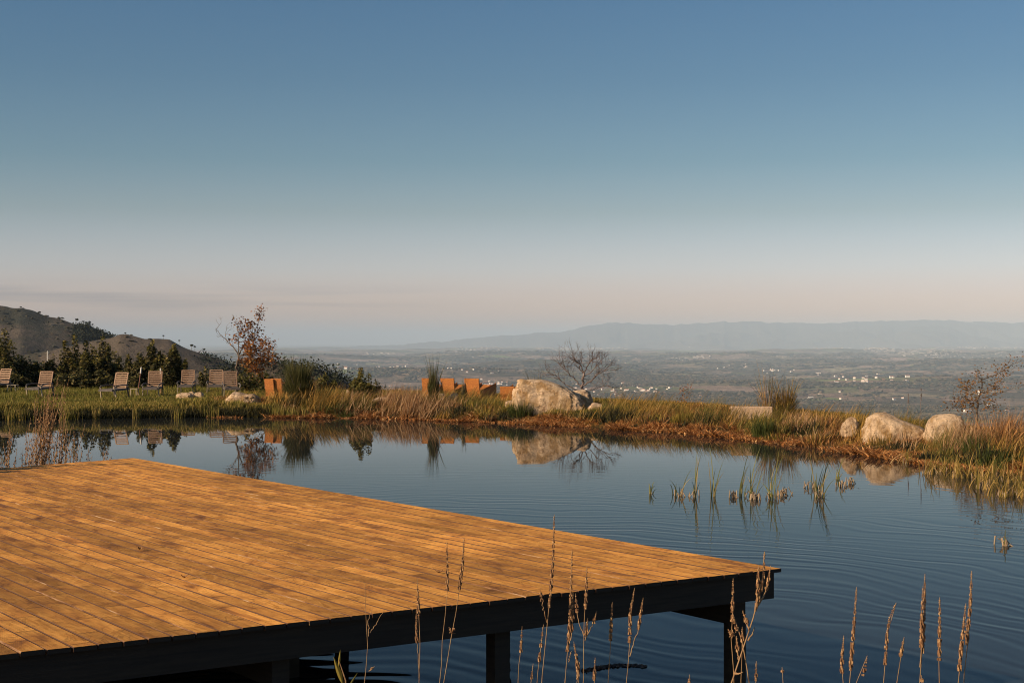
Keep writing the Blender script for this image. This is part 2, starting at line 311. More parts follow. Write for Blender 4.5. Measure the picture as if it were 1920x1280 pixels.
# ------------------------------------------------------------------ terrain
POND = np.array([(-26, 50.5), (-21.5, 44), (-16.5, 35), (-11.8, 27), (-8.2, 21.5), (-7.6, 17), (-7.2, 11), (-6.6, 7.6), (-3, 7.4), (0, 7.2), (4, 7.6), (8, 9.5), (12, 13.5), (15.5, 18.5), (16.5, 23)]
                + [tuple(G(x, y)[:2]) for x, y in [(2080, 898), (2010, 893), (1920, 888), (1850, 882), (1760, 871), (1700, 862), (1640, 852), (1560, 843), (1490, 833), (1440, 827), (1370, 819), (1300, 812), (1240, 809), (1150, 803),
                   (1050, 797), (980, 794), (900, 791), (800, 787), (700, 784), (600, 783), (500, 782), (430, 782), (300, 783), (150, 785), (0, 787), (-120, 789)]])
def pond_sd(x, y):
    d = np.full(np.shape(x), 1e9); ins = np.zeros(np.shape(x), bool); n = len(POND)
    for i in range(n):
        a = POND[i]; b = POND[(i+1) % n]; e = b-a; wx = x-a[0]; wy = y-a[1]
        tt = np.clip((wx*e[0]+wy*e[1])/(e@e), 0, 1); d = np.minimum(d, (wx-e[0]*tt)**2+(wy-e[1]*tt)**2)
        c = ((a[1] <= y) & (b[1] > y)) | ((b[1] <= y) & (a[1] > y))
        xi = a[0]+(y-a[1])/(e[1] if abs(e[1]) > 1e-9 else 1e-9)*e[0]
        ins ^= c & (x < xi)
    d = np.sqrt(d); return np.where(ins, -d, d)
EA = np.array([-180, -75, -50, -30, -20, -12, -7, 0, 3, 6, 9, 13, 17, 20, 30, 50, 75, 180.])
ER = np.array([90, 90, 82, 78, 74, 71, 66, 58.5, 55, 51.5, 48.5, 46, 42, 40, 42, 60, 90, 90.])
def land(x, y):
    x = np.asarray(x, float); y = np.asarray(y, float)
    r = np.hypot(x, y); az = np.degrees(np.arctan2(x, y)); sd = pond_sd(x, y)
    sdw = sd+.35*(fbm(x*.9+40, y*.9, 3)-.5)*2*.5
    rise = .30+.12*fbm(x*.35+9, y*.35, 2)
    low = np.where(x > 0, np.interp(y, [34, 47], [.5, 1]), 1.)
    h = rise*low*sst(-.1, 1.1, sdw)+.13*low*sst(1, 5, sd)-.9*sst(0, 2.2, -sd)-.03
    h = np.where(sd > 0, h+.05*(fbm(x*.5, y*.5, 3)-.5)*sst(.5, 3, sd), h)
    edge = np.interp(az, EA, ER); d = r-edge; front = 1-sst(70, 100, np.abs(az))
    dd = np.clip(d, 0, None); dsm = dd*dd/(dd+3.)
    drop = 280*(1-np.exp(-dsm*.45/280))
    back = np.clip(dd*.03, 0, 18)
    far = sst(2000, 7000, r)
    amp = np.interp(r, [1500, 4000, 8000, 16000, 30000, 60000, 120000], [0, 20, 60, 170, 230, 120, 20])
    nzz = fbm(x/3200+3.1, y/1500+7.7, 5)-.5
    und = amp*nzz*2*front
    return h-drop*front+back*(1-front)+und

def polar(name, az, rr, hf, mat, smooth=True):
    A, Rr = np.meshgrid(np.radians(az), rr); x = Rr*np.sin(A); y = Rr*np.cos(A); z = hf(x, y)
    v = np.stack([x, y, z], -1).reshape(-1, 3); na = len(az); i = np.arange(len(rr)-1)[:, None]*na; j = np.arange(na-1)[None]
    q = np.stack([i+j, i+j+1, i+na+j+1, i+na+j], -1).reshape(-1, 4)
    m = MB(); m.add(v, q[:, ::-1]); return m.build(name, mat, smooth=smooth)
azf = np.unique(np.r_[np.arange(-180, -32, 3.), np.arange(-32, 32, .2), np.arange(32, 180.1, 3.)])
tag(polar('ground', azf, np.r_[np.arange(.5, 14, .35), np.arange(14, 60, .3), np.arange(60, 101, 1.5)], land, M['soil']), kind='structure')
azv = np.unique(np.r_[np.arange(-180, -32, 4.), np.arange(-32, 32, .1), np.arange(32, 180.1, 4.)])
tag(polar('valley_floor', azv, np.r_[100.5, np.geomspace(101, 125000, 300)], land, M['valley']), kind='structure')
wm = MB(); gx = np.linspace(-30, 22, 2); gy = np.linspace(6.2, 54, 2)
from mathutils.geometry import tessellate_polygon
_c = [POND[i]*0 + POND[i] for i in range(len(POND))]; _o = []
for i in range(len(_c)):
    e1 = _c[i]-_c[i-1]; e2 = _c[(i+1) % len(_c)]-_c[i]; nrm = np.array((e1[1], -e1[0]))/np.linalg.norm(e1)+np.array((e2[1], -e2[0]))/np.linalg.norm(e2); nrm /= np.linalg.norm(nrm)+1e-9
    _o.append(_c[i]+nrm*.3)
_o = np.array(_o); _t = tessellate_polygon([[Vector((p[0], p[1], 0)) for p in _o]])
wm.add(np.c_[_o, np.zeros(len(_o))], np.array([[a, b, c] if np.cross(_o[b]-_o[a], _o[c]-_o[a]) > 0 else [a, c, b] for a, b, c in _t]))
tag(wm.build('pond_water', M['water']), kind='structure')

def ridge(name, prof, D, front, backw, slope, mat, rough, rr_step, az_step=.12, base=-300):
    pa = np.degrees(np.arctan((np.array([p[0] for p in prof])-960)/F)); pz = np.array([CZ+(640-p[1])*D/F for p in prof])
    az = np.arange(pa[0], pa[-1], az_step); rr = np.arange(D-front, D+backw+1, rr_step)
    def hf(x, y):
        r = np.hypot(x, y); a = np.degrees(np.arctan2(x, y)); yy = y
        top = np.interp(a, pa, pz)+(110*(fbm(a*3.1+4, a*0+3, 5)-.5) if D > 9000 else 0); d = y-D
        n = (fbm(x/rough+5, y/rough*.6+2, 6)-.5)
        g = np.abs(fbm(x/(rough*.9)+25, y/(rough*3)+12, 4)-.5)*2
        w = sst(0, rough*1.2, np.abs(d))
        return top-np.abs(d)*slope*(1+.25*n)+rough*.35*n*w-g*rough*.3*w+rough*.012*(fbm(x/rough*6, y/rough*6, 3)-.5)
    return tag(polar(name, az, rr, hf, mat), kind='structure')
ridge('hillside', [(-900, 560), (-400, 545), (-200, 556), (0, 572), (22, 577), (40, 576.5), (90, 591), (104, 593), (144, 605), (162, 608), (190, 619), (214, 629), (260, 650), (330, 690), (420, 740), (600, 800)], 1500, 700, 500, .33, M['heath'], 260, 9)
ridge('hillside', [(-900, 700), (-300, 690), (0, 672), (100, 655), (160, 642), (214, 630), (224, 626), (235, 626.5), (270, 633), (291, 634), (318, 637.5), (340, 648), (354, 653), (375, 661), (393, 668), (417, 674), (450, 690), (520, 715), (640, 760)], 900, 520, 300, .30, M['heath'], 130, 6)
ridge('hillside', [(-600, 690), (0, 688), (60, 690), (200, 705), (400, 698), (470, 684), (520, 682), (560, 684), (600, 694), (650, 714), (700, 735), (760, 760), (900, 850)], 300, 170, 80, .30, M['heath'], 60, 3)
ridge('mountains', [(300, 665), (600, 652), (760, 645), (850, 637), (920, 630), (980, 626), (1040, 622), (1072, 619), (1085, 614), (1110, 608), (1165, 605), (1175, 603.5), (1186, 606), (1280, 608), (1340, 605), (1356, 602), (1375, 604), (1480, 604), (1530, 606.5), (1600, 603), (1660, 601),
      (1720, 600), (1760, 599), (1800, 602), (1850, 603), (1920, 604), (2100, 612), (2500, 630), (2800, 640)], 56000, 10000, 7000, .10, M['heath'], 3000, 300, .06)

# ------------------------------------------------------------------ grasses
def blades(mb, base, h, w, lean, ldir, m=0, curve=.35, segs=2, yaw=None):
    """vectorised grass blades: base (n,3), h, w (n), lean (fraction), ldir (azimuth)"""
    n = len(base); yaw = rng.uniform(0, 2*math.pi, n) if yaw is None else yaw
    wx, wy = np.cos(yaw)*w/2, np.sin(yaw)*w/2; lx, ly = np.sin(ldir)*lean*h, np.cos(ldir)*lean*h
    vs = []
    for k in range(segs+1):
        tt = k/segs; z = h*tt*(1-.25*lean*tt); b = (tt*(1-curve)+tt*tt*curve); ww = (1-tt*.45)
        c = base+np.stack([lx*b, ly*b, z], -1)
        if k < segs:
            vs += [c-np.stack([wx*ww, wy*ww, 0*wx], -1), c+np.stack([wx*ww, wy*ww, 0*wx], -1)]
        else: vs += [c]
    nv = 2*segs+1; V = np.stack(vs, 1).reshape(-1, 3); o = np.arange(n)[:, None]*nv
    q = np.concatenate([o+np.array([[2*k, 2*k+1, 2*k+3, 2*k+2]]) for k in range(segs-1)]) if segs > 1 else np.zeros((0, 4), int)
    t3 = o+np.array([[2*segs-2, 2*segs-1, 2*segs]])
    mb.add2(V, q, t3, m)
def shore_pts(n, dmin, dmax, xr, yr, cond=None, clump=0.0, ring=None):
    out = []; tot = 0
    while tot < n:
        x = rng.uniform(*xr, 60000); y = rng.uniform(*yr, 60000); sd = pond_sd(x, y); k = (sd > dmin) & (sd < dmax)
        az = np.degrees(np.arctan2(x, y)); k &= (np.abs(az) < 26)
        k &= np.hypot(x, y) < np.interp(az, EA, ER)+4
        if clump: k &= fbm(x*1.1+3, y*1.1, 3)+rng.uniform(-.12, .12, len(x)) > clump
        if cond is not None: k &= cond(x, y)
        out.append(np.c_[x[k], y[k], sd[k]]); tot += k.sum()
    o = np.concatenate(out)[:n]; return o[:, 0], o[:, 1], o[:, 2]
FAR = lambda x, y: (y > 22) & ~((x < -6) & (y < 40))
WIND = R(60)
# lawn
mb = MB(); x, y, sd = shore_pts(110000, 1.6, 40, (-32, 24), (32, 82), lambda x, y: (y > 30) & (x < 3+rng.uniform(-3, 3, len(x))))
hh = rng.uniform(.05, .14, len(x))*(1+.8*(fbm(x*.6, y*.6, 2) > .55)); blades(mb, np.c_[x, y, land(x, y)-.01], hh, rng.uniform(.015, .03, len(x)), rng.uniform(.1, .7, len(x)), rng.uniform(0, 6.28, len(x)), segs=1)
tag(mb.build('lawn_grass', M['lawn']), 'short green lawn around the loungers, beyond the bank', 'grass', kind='stuff')
# green bank fringe on the left stretch
isleft = lambda x, y: FAR(x, y) & (x/y < -.165+rng.uniform(-.03, .03, len(x)))
mb = MB(); x, y, sd = shore_pts(70000, .38, 3.4, (-32, 0), (38, 58), isleft)
hh = rng.uniform(.07, .24, len(x))*(.3+2.2*fbm(x*1.6, y*1.6, 3)**1.8)*np.where(sd > 1.4, .45, 1); blades(mb, np.c_[x, y, np.maximum(land(x, y), -.02)], hh, rng.uniform(.014, .036, len(x)), rng.uniform(.1, .5, len(x)), np.where(rng.random(len(x)) < .5, WIND, rng.uniform(0, 6.28, len(x))))
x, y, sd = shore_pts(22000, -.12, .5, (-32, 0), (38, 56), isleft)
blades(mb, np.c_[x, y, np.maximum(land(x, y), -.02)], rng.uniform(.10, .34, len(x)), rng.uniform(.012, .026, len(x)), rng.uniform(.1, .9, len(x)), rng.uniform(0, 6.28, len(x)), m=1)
x, y, sd = shore_pts(2600, -.3, .25, (-32, 0), (38, 56), isleft, clump=.56)
blades(mb, np.c_[x, y, np.maximum(land(x, y), -.02)], rng.uniform(.25, .55, len(x)), rng.uniform(.010, .02, len(x)), rng.uniform(.05, .3, len(x)), rng.uniform(0, 6.28, len(x)))
M['shadesedge'] = leafy('shade_toned_sedge', [(0, (.010, .012, .006)), (.6, (.026, .026, .010)), (.93, (.06, .05, .016)), (1, (.16, .12, .04))], trans=.05)  # near-black blades put the shade of the bank foot into the colour
tag(mb.build('bank_grass', [M['bankgreen'], M['shadesedge']]), 'olive green fringe of uncut grass along the far left bank', 'grass', kind='stuff')
# dry russet grasses on the middle and right stretches
isright = lambda x, y: FAR(x, y) & (x/y > -.19+rng.uniform(-.03, .03, len(x)))
def lowered(px_, y_):
    f = np.ones(len(px_))
    for a, b, y0, y1, k in [(955, 1125, 45, 49, .55), (1370, 1450, 39, 44, .4), (1575, 1815, 31, 38, .6), (690, 755, 48, 53, .6), (420, 495, 49, 54, .5), (790, 900, 50, 54, .7)]:
        f = np.where((px_ > a) & (px_ < b) & (y_ > y0) & (y_ < y1), k, f)
    return f
TM = ['dry', 'bankgreen', 'rush', 'rushgold', 'russet', 'straw', 'shadesedge']
M['russet'] = leafy('russet_grass', [(0, (.06, .028, .012)), (.45, (.22, .095, .03)), (.8, (.46, .21, .065)), (1, (.62, .36, .16))])
mb = MB(); x, y, sd = shore_pts(45000, .1, 4.5, (-14, 24), (24, 60), isright)
hh = rng.uniform(.04, .16, len(x))*(.5+fbm(x*.8+2, y*.8, 3)); blades(mb, np.c_[x, y, land(x, y)-.01], hh, rng.uniform(.010, .024, len(x)), rng.uniform(.15, .9, len(x)), rng.uniform(0, 6.28, len(x)))
nt_ = 1500; x, y, sd = shore_pts(nt_, -.05, 4.2, (-14, 24), (24, 60), isright); zone = fbm(x*.30+5, y*.30, 2)
for i in range(nt_):
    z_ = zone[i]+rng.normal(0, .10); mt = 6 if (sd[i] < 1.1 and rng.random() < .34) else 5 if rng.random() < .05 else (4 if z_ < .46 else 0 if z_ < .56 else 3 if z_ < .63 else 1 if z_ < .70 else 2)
    rad = rng.uniform(.10, .34); n = int(170*rad/.3*rng.uniform(.4, 1.2)); h = rng.uniform(.12, .60)*(.75 if sd[i] > 2 else 1)*(1.25 if rng.random() < .12 else 1)
    if mt == 4: h *= .75
    a = rng.uniform(0, 6.28, n); rr = rad*np.sqrt(rng.random(n)); bx = x[i]+rr*np.cos(a)*1.15; by = y[i]+rr*np.sin(a); pxx = 960+bx/by*F
    dr = np.where(rng.random(n) < .45, WIND+rng.normal(0, .4, n), np.pi/2-a+rng.normal(0, .5, n))
    blades(mb, np.c_[bx, by, np.maximum(land(bx, by), -.03)-.01], h*rng.uniform(.45, 1.05, n)*(1-.3*rr/rad)*lowered(pxx, by), rng.uniform(.012, .034, n), rng.uniform(.1, .8, n)*(.4+rr/rad), dr, m=mt, segs=2)
x, y, sd = shore_pts(60000, 2, 14, (-14, 24), (24, 66), isright)
blades(mb, np.c_[x, y, land(x, y)-.01], rng.uniform(.05, .16, len(x)), rng.uniform(.015, .028, len(x)), rng.uniform(.1, .6, len(x)), rng.uniform(0, 6.28, len(x)))
# tall fine stems blowing over
x, y, sd = shore_pts(4200, .3, 3.0, (-14, 24), (24, 60), isright, clump=.56)
blades(mb, np.c_[x, y, land(x, y)], rng.uniform(.35, .8, len(x)), rng.uniform(.006, .011, len(x)), rng.uniform(.3, .8, len(x)), WIND+rng.normal(0, .35, len(x)), segs=3)
n_ = 900; pxx = rng.uniform(785, 935, n_); Ys = rng.uniform(51, 54.2, n_); xx = (pxx-960)*Ys/F; kk = fbm(pxx/14., Ys*1.3, 3)
blades(mb, np.c_[xx, Ys, land(xx, Ys)-.01], .15+.75*rng.uniform(.3, 1, n_)*np.clip(kk*2-.5, 0, 1), rng.uniform(.010, .022, n_), rng.uniform(.3, 1.0, n_), WIND+rng.normal(0, .5, n_), segs=3, m=0)
# taller, leaning stands between the rocks, bushes and loungers
for px_, w_, n_, h_ in [(px__, w__, int(n__*.7), h__) for px__, w__, n__, h__ in [(600, 34, 900, 1.0), (655, 26, 500, .8), (520, 22, 500, .75), (770, 40, 1000, .9), (835, 30, 400, .55), (720, 16, 250, .8), (925, 22, 500, .5), (1150, 30, 300, .5), (1360, 25, 260, .5), (1500, 40, 500, .6), (1560, 20, 300, .6), (1610, 14, 350, .7), (1690, 20, 250, .5), (1810, 35, 700, .9), (1880, 35, 900, 1.1), (1420, 20, 250, .5), (1230, 20, 200, .45)]]:
    pxx = rng.normal(px_, w_*.6, n_); Ys = np.interp(pxx, [500, 900, 1240, 1560, 1700, 1900], [51.5, 48.2, 43.5, 37.3, 33.5, 30.5])+rng.uniform(0, 2.6, n_); xx = (pxx-960)*Ys/F
    blades(mb, np.c_[xx, Ys, land(xx, Ys)-.01], h_*rng.uniform(.35, 1.05, n_), rng.uniform(.010, .022, n_), rng.uniform(.15, 1.0, n_), WIND+rng.normal(0, .95, n_), segs=3, m=int(rng.choice([0, 3, 4, 5])))
x, y, sd = shore_pts(4200, .3, 4.0, (-14, 24), (24, 60), isright, clump=.62)
blades(mb, np.c_[x, y, land(x, y)], rng.uniform(.4, .85, len(x)), rng.uniform(.006, .013, len(x)), rng.uniform(.3, .9, len(x)), WIND+rng.normal(0, .4, len(x)), segs=3)
tag(mb.build('dry_grass', [M[k] for k in TM]), 'russet and gold wind-blown grasses covering the far bank', 'grass', kind='stuff')
# withered reeds and fallen leaves at the waterline
mb = MB(); x, y, sd = shore_pts(42000, -.45, .6, (-14, 24), (24, 60), isright, clump=.46)
n = len(x); blades(mb, np.c_[x, y, np.maximum(land(x, y), 0)+.005], rng.uniform(.05, .22, n)*(.2+2.4*fbm(x*1.6, y*1.6, 3)**2), rng.uniform(.02, .05, n), rng.uniform(.6, 2.2, n), rng.uniform(0, 6.28, n))
tag(mb.build('shore_litter', M['litter']), 'rust coloured withered sedge and leaves along the waterline', 'leaf litter', kind='stuff')

def tuft(name, x, y, rad, h, n, mat, label, cat, lean=.25, w=(.008, .016), group=None, dirn=None, z=None, segs=3, hr=.45):
    z = float(land(np.array([x]), np.array([y]))[0]) if z is None else z
    a = rng.uniform(0, 6.28, n); rr = rad*np.sqrt(rng.random(n)); bx, by = rr*np.cos(a), rr*np.sin(a)
    hh = h*(1-hr*rng.random(n))*(1-.35*rr/rad); dr = np.arctan2(bx, by)+rng.normal(0, .6, n)
    if dirn is not None: k = rng.random(n) < .6; dr = np.where(k, dirn+rng.normal(0, .35, n), dr)
    m = MB(); blades(m, np.c_[bx, by, np.full(n, -.02)], hh, rng.uniform(*w, n), lean*rng.uniform(.2, 1.5, n), dr, segs=segs)
    o = m.build(name, mat); o.location = (x, y, z); return tag(o, label, cat, group)
# big rush tufts seen one by one on the shore (photo column, waterline row)
for px, py, rad, h, n, mt, lb in [
    (980, 792, .42, 1.15, 1100, 'rush', 'dark green rush tuft at the waterline before the big pale boulder'),
    (1283, 808, .30, .95, 700, 'rushgold', 'yellow green rush tuft in the gap between the big boulder and granite block'),
    (1436, 825, .32, .9, 700, 'rush', 'green rush tuft at the waterline below the granite block'),
    (1070, 789, .3, .6, 400, 'rushgold', 'low yellow tuft at the foot of the big boulder'),
    (560, 779, .5, 1.0, 900, 'rush', 'green rush tuft under the tall broom beside the wicker chair pair'),
    (1850, 868, .45, 1.0, 900, 'rush', 'dark tuft on the near right shore past the boulders'),
    (1660, 845, .35, .7, 600, 'dry', 'russet tuft on the shore before the rounded right boulder'),
    (730, 781, .4, .55, 500, 'rush', 'low dark tuft on the waterline beside the flat mossy rock'),
    (1195, 801, .4, .6, 500, 'rush', 'low dark green tuft on the waterline right of the big boulder'),
    (640, 781, .4, .75, 500, 'rush', 'dark tuft at the waterline before the leafy young bush'),
    (860, 785, .35, .6, 500, 'rushgold', 'golden tuft at the waterline below the row of wicker chairs')]:
    p = G(px, py); tuft('rush_tuft', p[0], p[1]+.25, rad, h, n, M[mt], lb, 'rush tuft', lean=.22, z=-.03)
for px, py, Y, h, n, lb in [(1885, 800, 33, 1.5, 500, 'pale feathery dry grass clump blowing beside the russet sapling'),
                            (745, 752, 52, 1.25, 350, 'tall straw grass clump leaning near the flat mossy rock'),
                            (690, 745, 53, 1.1, 300, 'thin straw grass clump beside the young leafy bush'),
                            (560, 752, 54, 1.6, 350, 'straw grass clump standing under the tall broom'),
                            (1700, 800, 37, .9, 300, 'straw grass clump between the two right-hand boulders'),
                            (1270, 775, 45, 1.0, 200, 'thin brown grass clump above the rush tuft')]:
    p = P(px, py, Y); tuft('tall_grass_clump', p[0], p[1], .55, h, n, M['straw'] if n > 320 else M['dry'], lb, 'grass clump', lean=.5, w=(.004, .009), dirn=WIND, segs=3)

# ------------------------------------------------------------------ rocks
def rock(px0, px1, ytop, Y, label, prof=None, depth=.8, seed=0, z0=None, mat='granite', rough=.10, pw=.62, rz=0, group=None, name='boulder', ybase=None):
    w = (px1-px0)*Y/F; cx = ((px0+px1)/2-960)*Y/F; zt = CZ-(ytop-640)*Y/F
    gz = float(land(np.array([cx]), np.array([Y]))[0]) if z0 is None else z0
    H = zt-gz
    bpy_m = bpy.data.meshes.new('t'); import bmesh
    bm = bmesh.new(); bmesh.ops.create_icosphere(bm, subdivisions=6 if w > 1.2 else 5, radius=1)
    V = np.array([v.co for v in bm.verts]); Fc = np.array([[v.index for v in f.verts] for f in bm.faces]); bm.free(); bpy.data.meshes.remove(bpy_m)
    S = np.sign(V)*np.abs(V)**pw; S /= np.maximum(1, np.abs(S).max(axis=0))
    pr = np.interp(S[:, 0], np.linspace(-1, 1, len(prof)), prof) if prof else np.ones(len(V))
    n1 = np.array([mnoise.fractal(Vector((v[0]*1.7+seed*7.1, v[1]*1.7, v[2]*1.7)), 1, 2, 6) for v in V])
    n2 = np.array([mnoise.cell(Vector((v[0]*2.1+seed*3.1+.3*n, v[1]*2.1, v[2]*2.1+.2*n))) for v, n in zip(V, n1)])
    n3 = np.array([mnoise.ridged_multi_fractal(Vector((v[0]*4.5+seed, v[1]*4.5, v[2]*3.2)), 1, 2.1, 5, 1, 2) for v in V])-1.2
    k = 1+rough*n1+rough*.5*n2+.032*n3
    Z = np.where(S[:, 2] > 0, S[:, 2]*H*pr, S[:, 2]*.3)
    out = np.c_[S[:, 0]*w/2*k, S[:, 1]*w/2*depth*k, Z*(1+rough*.7*n1)]
    m = MB(); m.add(out, Fc); o = m.build(name, M[mat], smooth=True); o.location = (cx, Y, gz); o.rotation_euler.z = rz
    return tag(o, label, 'rock', group)
rock(962, 1096, 706, 48, 'largest pale granite boulder, blunt left end and back sloping down right', [.94, 1.0, .94, .93, .92, .88, .80, .72, .62, .50, .40], .5, 3, rough=.09, pw=.5)
rock(1058, 1112, 731, 48.8, 'dark low rock tucked behind the right end of the largest boulder', None, .9, 5, rough=.12)
rock(1099, 1140, 755, 47.8, 'small half-buried rock right of the largest boulder', [.7, 1, .95, .8, .6], .8, 7, rough=.12, z0=.35)
rock(946, 972, 751, 48.4, 'small pale stone at the left foot of the largest boulder', None, .8, 8, z0=.36)
rock(424, 488, 735, 53, 'wide flat golden rock by the last wooden lounger', [.75, 1, .95, .8, .9, .7], .9, 9, rough=.1)
rock(330, 362, 736, 56, 'low tan rock on the lawn before the fourth lounger', None, .8, 11)
rock(364, 382, 735, 56.2, 'small pale upright stone next to the low tan rock', None, .8, 12)
rock(352, 366, 734, 57, 'pebble-sized stone behind the low tan rock', None, .8, 10)
rock(697, 748, 744, 52.5, 'flat mossy rock with a dark right side set in the bank', [.8, 1, .95, .9, .8], .8, 13, rough=.12, z0=.42)
rock(812, 836, 737, 52.5, 'small golden rock between the first two wicker chairs', None, .8, 14)
rock(826, 862, 734, 52, 'slanting pale slab leaning up toward the right', [.1, .3, .6, .8, 1, .8], .7, 15)
rock(648, 657, 731, 56, 'small stone standing on the lawn edge by the young leafy bush', None, .8, 16)
rock(1578, 1610, 781, 36.8, 'small knobbly rock left of the rounded pale boulder', [.75, .85, 1, .98, .9], .8, 17, rough=.10, z0=.28)
rock(1618, 1746, 769, 35.8, 'rounded pale boulder, high on its left and tapering right', [.75, .98, 1, .93, .82, .70, .62, .55, .5, .42], .7, 18, rough=.08, pw=.7)
rock(1735, 1810, 774, 35, 'squarish boulder with a shaded right face', [.6, .85, .93, .97, 1, .98, .8], .8, 19, rough=.09, pw=.55)
# granite block
p = P(1409, 787, 43); m = MB(); m.box((0, 0, .22), (1.22, .4, .42)); o = m.build('granite_block', M['block']); bv = o.modifiers.new('b', 'BEVEL'); bv.width = .015; bv.segments = 2
o.location = (p[0], p[1], float(land(np.array([p[0]]), np.array([p[1]]))[0])-.05+.06); o.rotation_euler.z = R(-4); tag(o, 'long rectangular pale granite block used as a bench beside the bare shrub', 'stone block')

# ------------------------------------------------------------------ deck
A = np.array(G(1460, 1064, 1.07)[:2]); B = np.array(G(250, 858, 1.07)[:2]); Cc = np.array(G(0, 1225, 1.07)[:2]); Dd = np.array(G(0, 877.5, 1.07)[:2])
uu = (B-A)/np.linalg.norm(B-A); vv = (Cc-A)/np.linalg.norm(Cc-A); bb = (Dd-B)/np.linalg.norm(Dd-B)
ww = np.array((-uu[1], uu[0])); ww = ww if ww@vv > 0 else -ww         # across the boards, towards the left
root = empty('deck', (A[0], A[1], 0)); tag(root, 'large stained plank deck standing on dark posts over the pond', 'deck')
# local board frame: x along the boards, y across; the decking mesh is rotated to match
ang = math.atan2(uu[1], uu[0])
def loc2(p): d = p-A; return np.array((d@uu, d@ww))
def hit(p, d, w):            # x at which the line p + s d crosses y = w (board frame)
    s = (w-p[1])/d[1]; return p[0]+s*d[0]
vl = np.array((vv@uu, vv@ww)); bl = np.array((bb@uu, bb@ww)); BL = loc2(B)
flip = 1 if np.cross(uu, ww) > 0 else -1
top = 1.07; TH = .026; pitch = .1355; bw = .1255
dk = MB(); nb = 70; SEG = 14
for i in range(nb):
    y0 = i*pitch+.003; dz = random.gauss(0, .0014); tl = random.gauss(0, .006)
    ng = 15; gw = bw/ng; prof = [(0, -TH), (0, -.004)]
    e0 = random.uniform(-.004, .004)
    prof = [(.0, -TH), (.0, -.005), (.004, 0)]
    for k in range(1, ng):
        c = k*gw; prof += [(c-.0014, 0), (c, -.0022), (c+.0014, 0)]
    prof += [(bw-.004, 0), (bw, -.005), (bw, -TH)]
    prof = np.array(prof); n = len(prof)
    ys = y0+prof[:, 0]; x0 = np.array([hit(np.array((0., 0.)), vl, w) for w in ys])+e0-.03; x1 = np.array([hit(BL, bl, w) for w in ys])+random.uniform(-.004, .004)
    S = np.linspace(0, 1, SEG); xs = x0[None]+(x1-x0)[None]*S[:, None]
    wob = .0012*np.array([mnoise.noise(Vector((s*6, i*3.3, 0))) for s in S])[:, None]+.0015*np.array([mnoise.noise(Vector((s*4, i*3.3, 9))) for s in S])[:, None]
    Vv = np.stack([xs, np.broadcast_to(ys*flip, xs.shape), top+dz+(prof[:, 1]+tl*(prof[:, 0]-bw/2))[None]+wob], -1).reshape(-1, 3)
    ii = np.arange(SEG-1)[:, None]*n; jj = np.arange(n-1)[None]; q = np.stack([ii+jj, ii+n+jj, ii+n+jj+1, ii+jj+1], -1)
    if flip < 0: q = q[..., ::-1]
    mats_row = np.zeros((SEG-1, n-1), int)
    # the long edges carry dark wood with pale patches painted in as sun glints
    edge_j = [1, n-3]
    qq = q.reshape(-1, 4); jidx = np.broadcast_to(jj, (SEG-1, n-1)).reshape(-1)
    sel = (jidx == 1) | (jidx == 0) | (jidx == n-2) | (jidx == n-3)
    nn = dk.n; dk.v.append(Vv.astype(np.float32)); dk.n += len(Vv)
    dk.f4 += [qq[~sel]+nn, qq[sel]+nn]; dk.m4 += [np.zeros((~sel).sum(), np.int32), np.ones(sel.sum(), np.int32)]
    # end caps and the underside
    for s in (0, SEG-1):
        b0 = nn+s*n; cc = []
        for k in range(1, n//2): cc.append([b0+k-1, b0+k, b0+n-1-k, b0+n-k])
        dk.f4.append(np.array(cc)); dk.m4.append(np.full(len(cc), 2, np.int32))
    dk.f4.append(np.array([[nn, nn+(SEG-1)*n, nn+SEG*n-1, nn+n-1]])); dk.m4.append(np.zeros(1, np.int32))
o = dk.build('decking', [M['deck'], M['deckedge'], M['timber']], root); o.rotation_euler.z = ang
root_xy = A
def L(p): return (p[0]-A[0], p[1]-A[1])
def beam(name, p, q, z0, z1, w, mat='timber', parent=root):
    m = MB(); a = L(p); b = L(q); m.bar((a[0], a[1], (z0+z1)/2), (b[0], b[1], (z0+z1)/2), w, z1-z0)
    return m.build(name, M[mat], parent)
fin = uu*.035
beam('fascia_beam', A+vv*.035+uu*.03, A+vv*8.8+uu*.03, .853, 1.0435, .045)
beam('edge_beam', A+ww*.06+uu*.08, B+ww*.06-uu*.05, .860, 1.0435, .045)
beam('edge_beam', B+bb*.08-uu*.05, B+bb*7-uu*.05, .860, 1.0435, .045)
for k in range(1, 9): beam('joist', A+vv*(k*1.1)+uu*.09, A+vv*(k*1.1)+uu*(11.5-k*.4), .875, 1.0435, .05)
for s in (.27, 3.78, 6.1): beam('bearer', A+vv*s+uu*.10, A+vv*s+uu*11.2, .675, .852, .115)
for s in (.26, 2.25, 3.82, 6.1, 8.2):
    for tt in (.16, 3.0, 5.8, 8.6, 11.1):
        if s > 5.5 and tt > 9: continue
        c = A+vv*s+uu*tt; m = MB(); w = .112; e = .674 if s in (.26, 3.82, 6.1) else .851
        m.box((L(c)[0], L(c)[1], (e-1.0)/2), (w, w, e+1.0), rz=math.atan2(vv[1], vv[0])); ob = m.build('post', M['timber'], root)
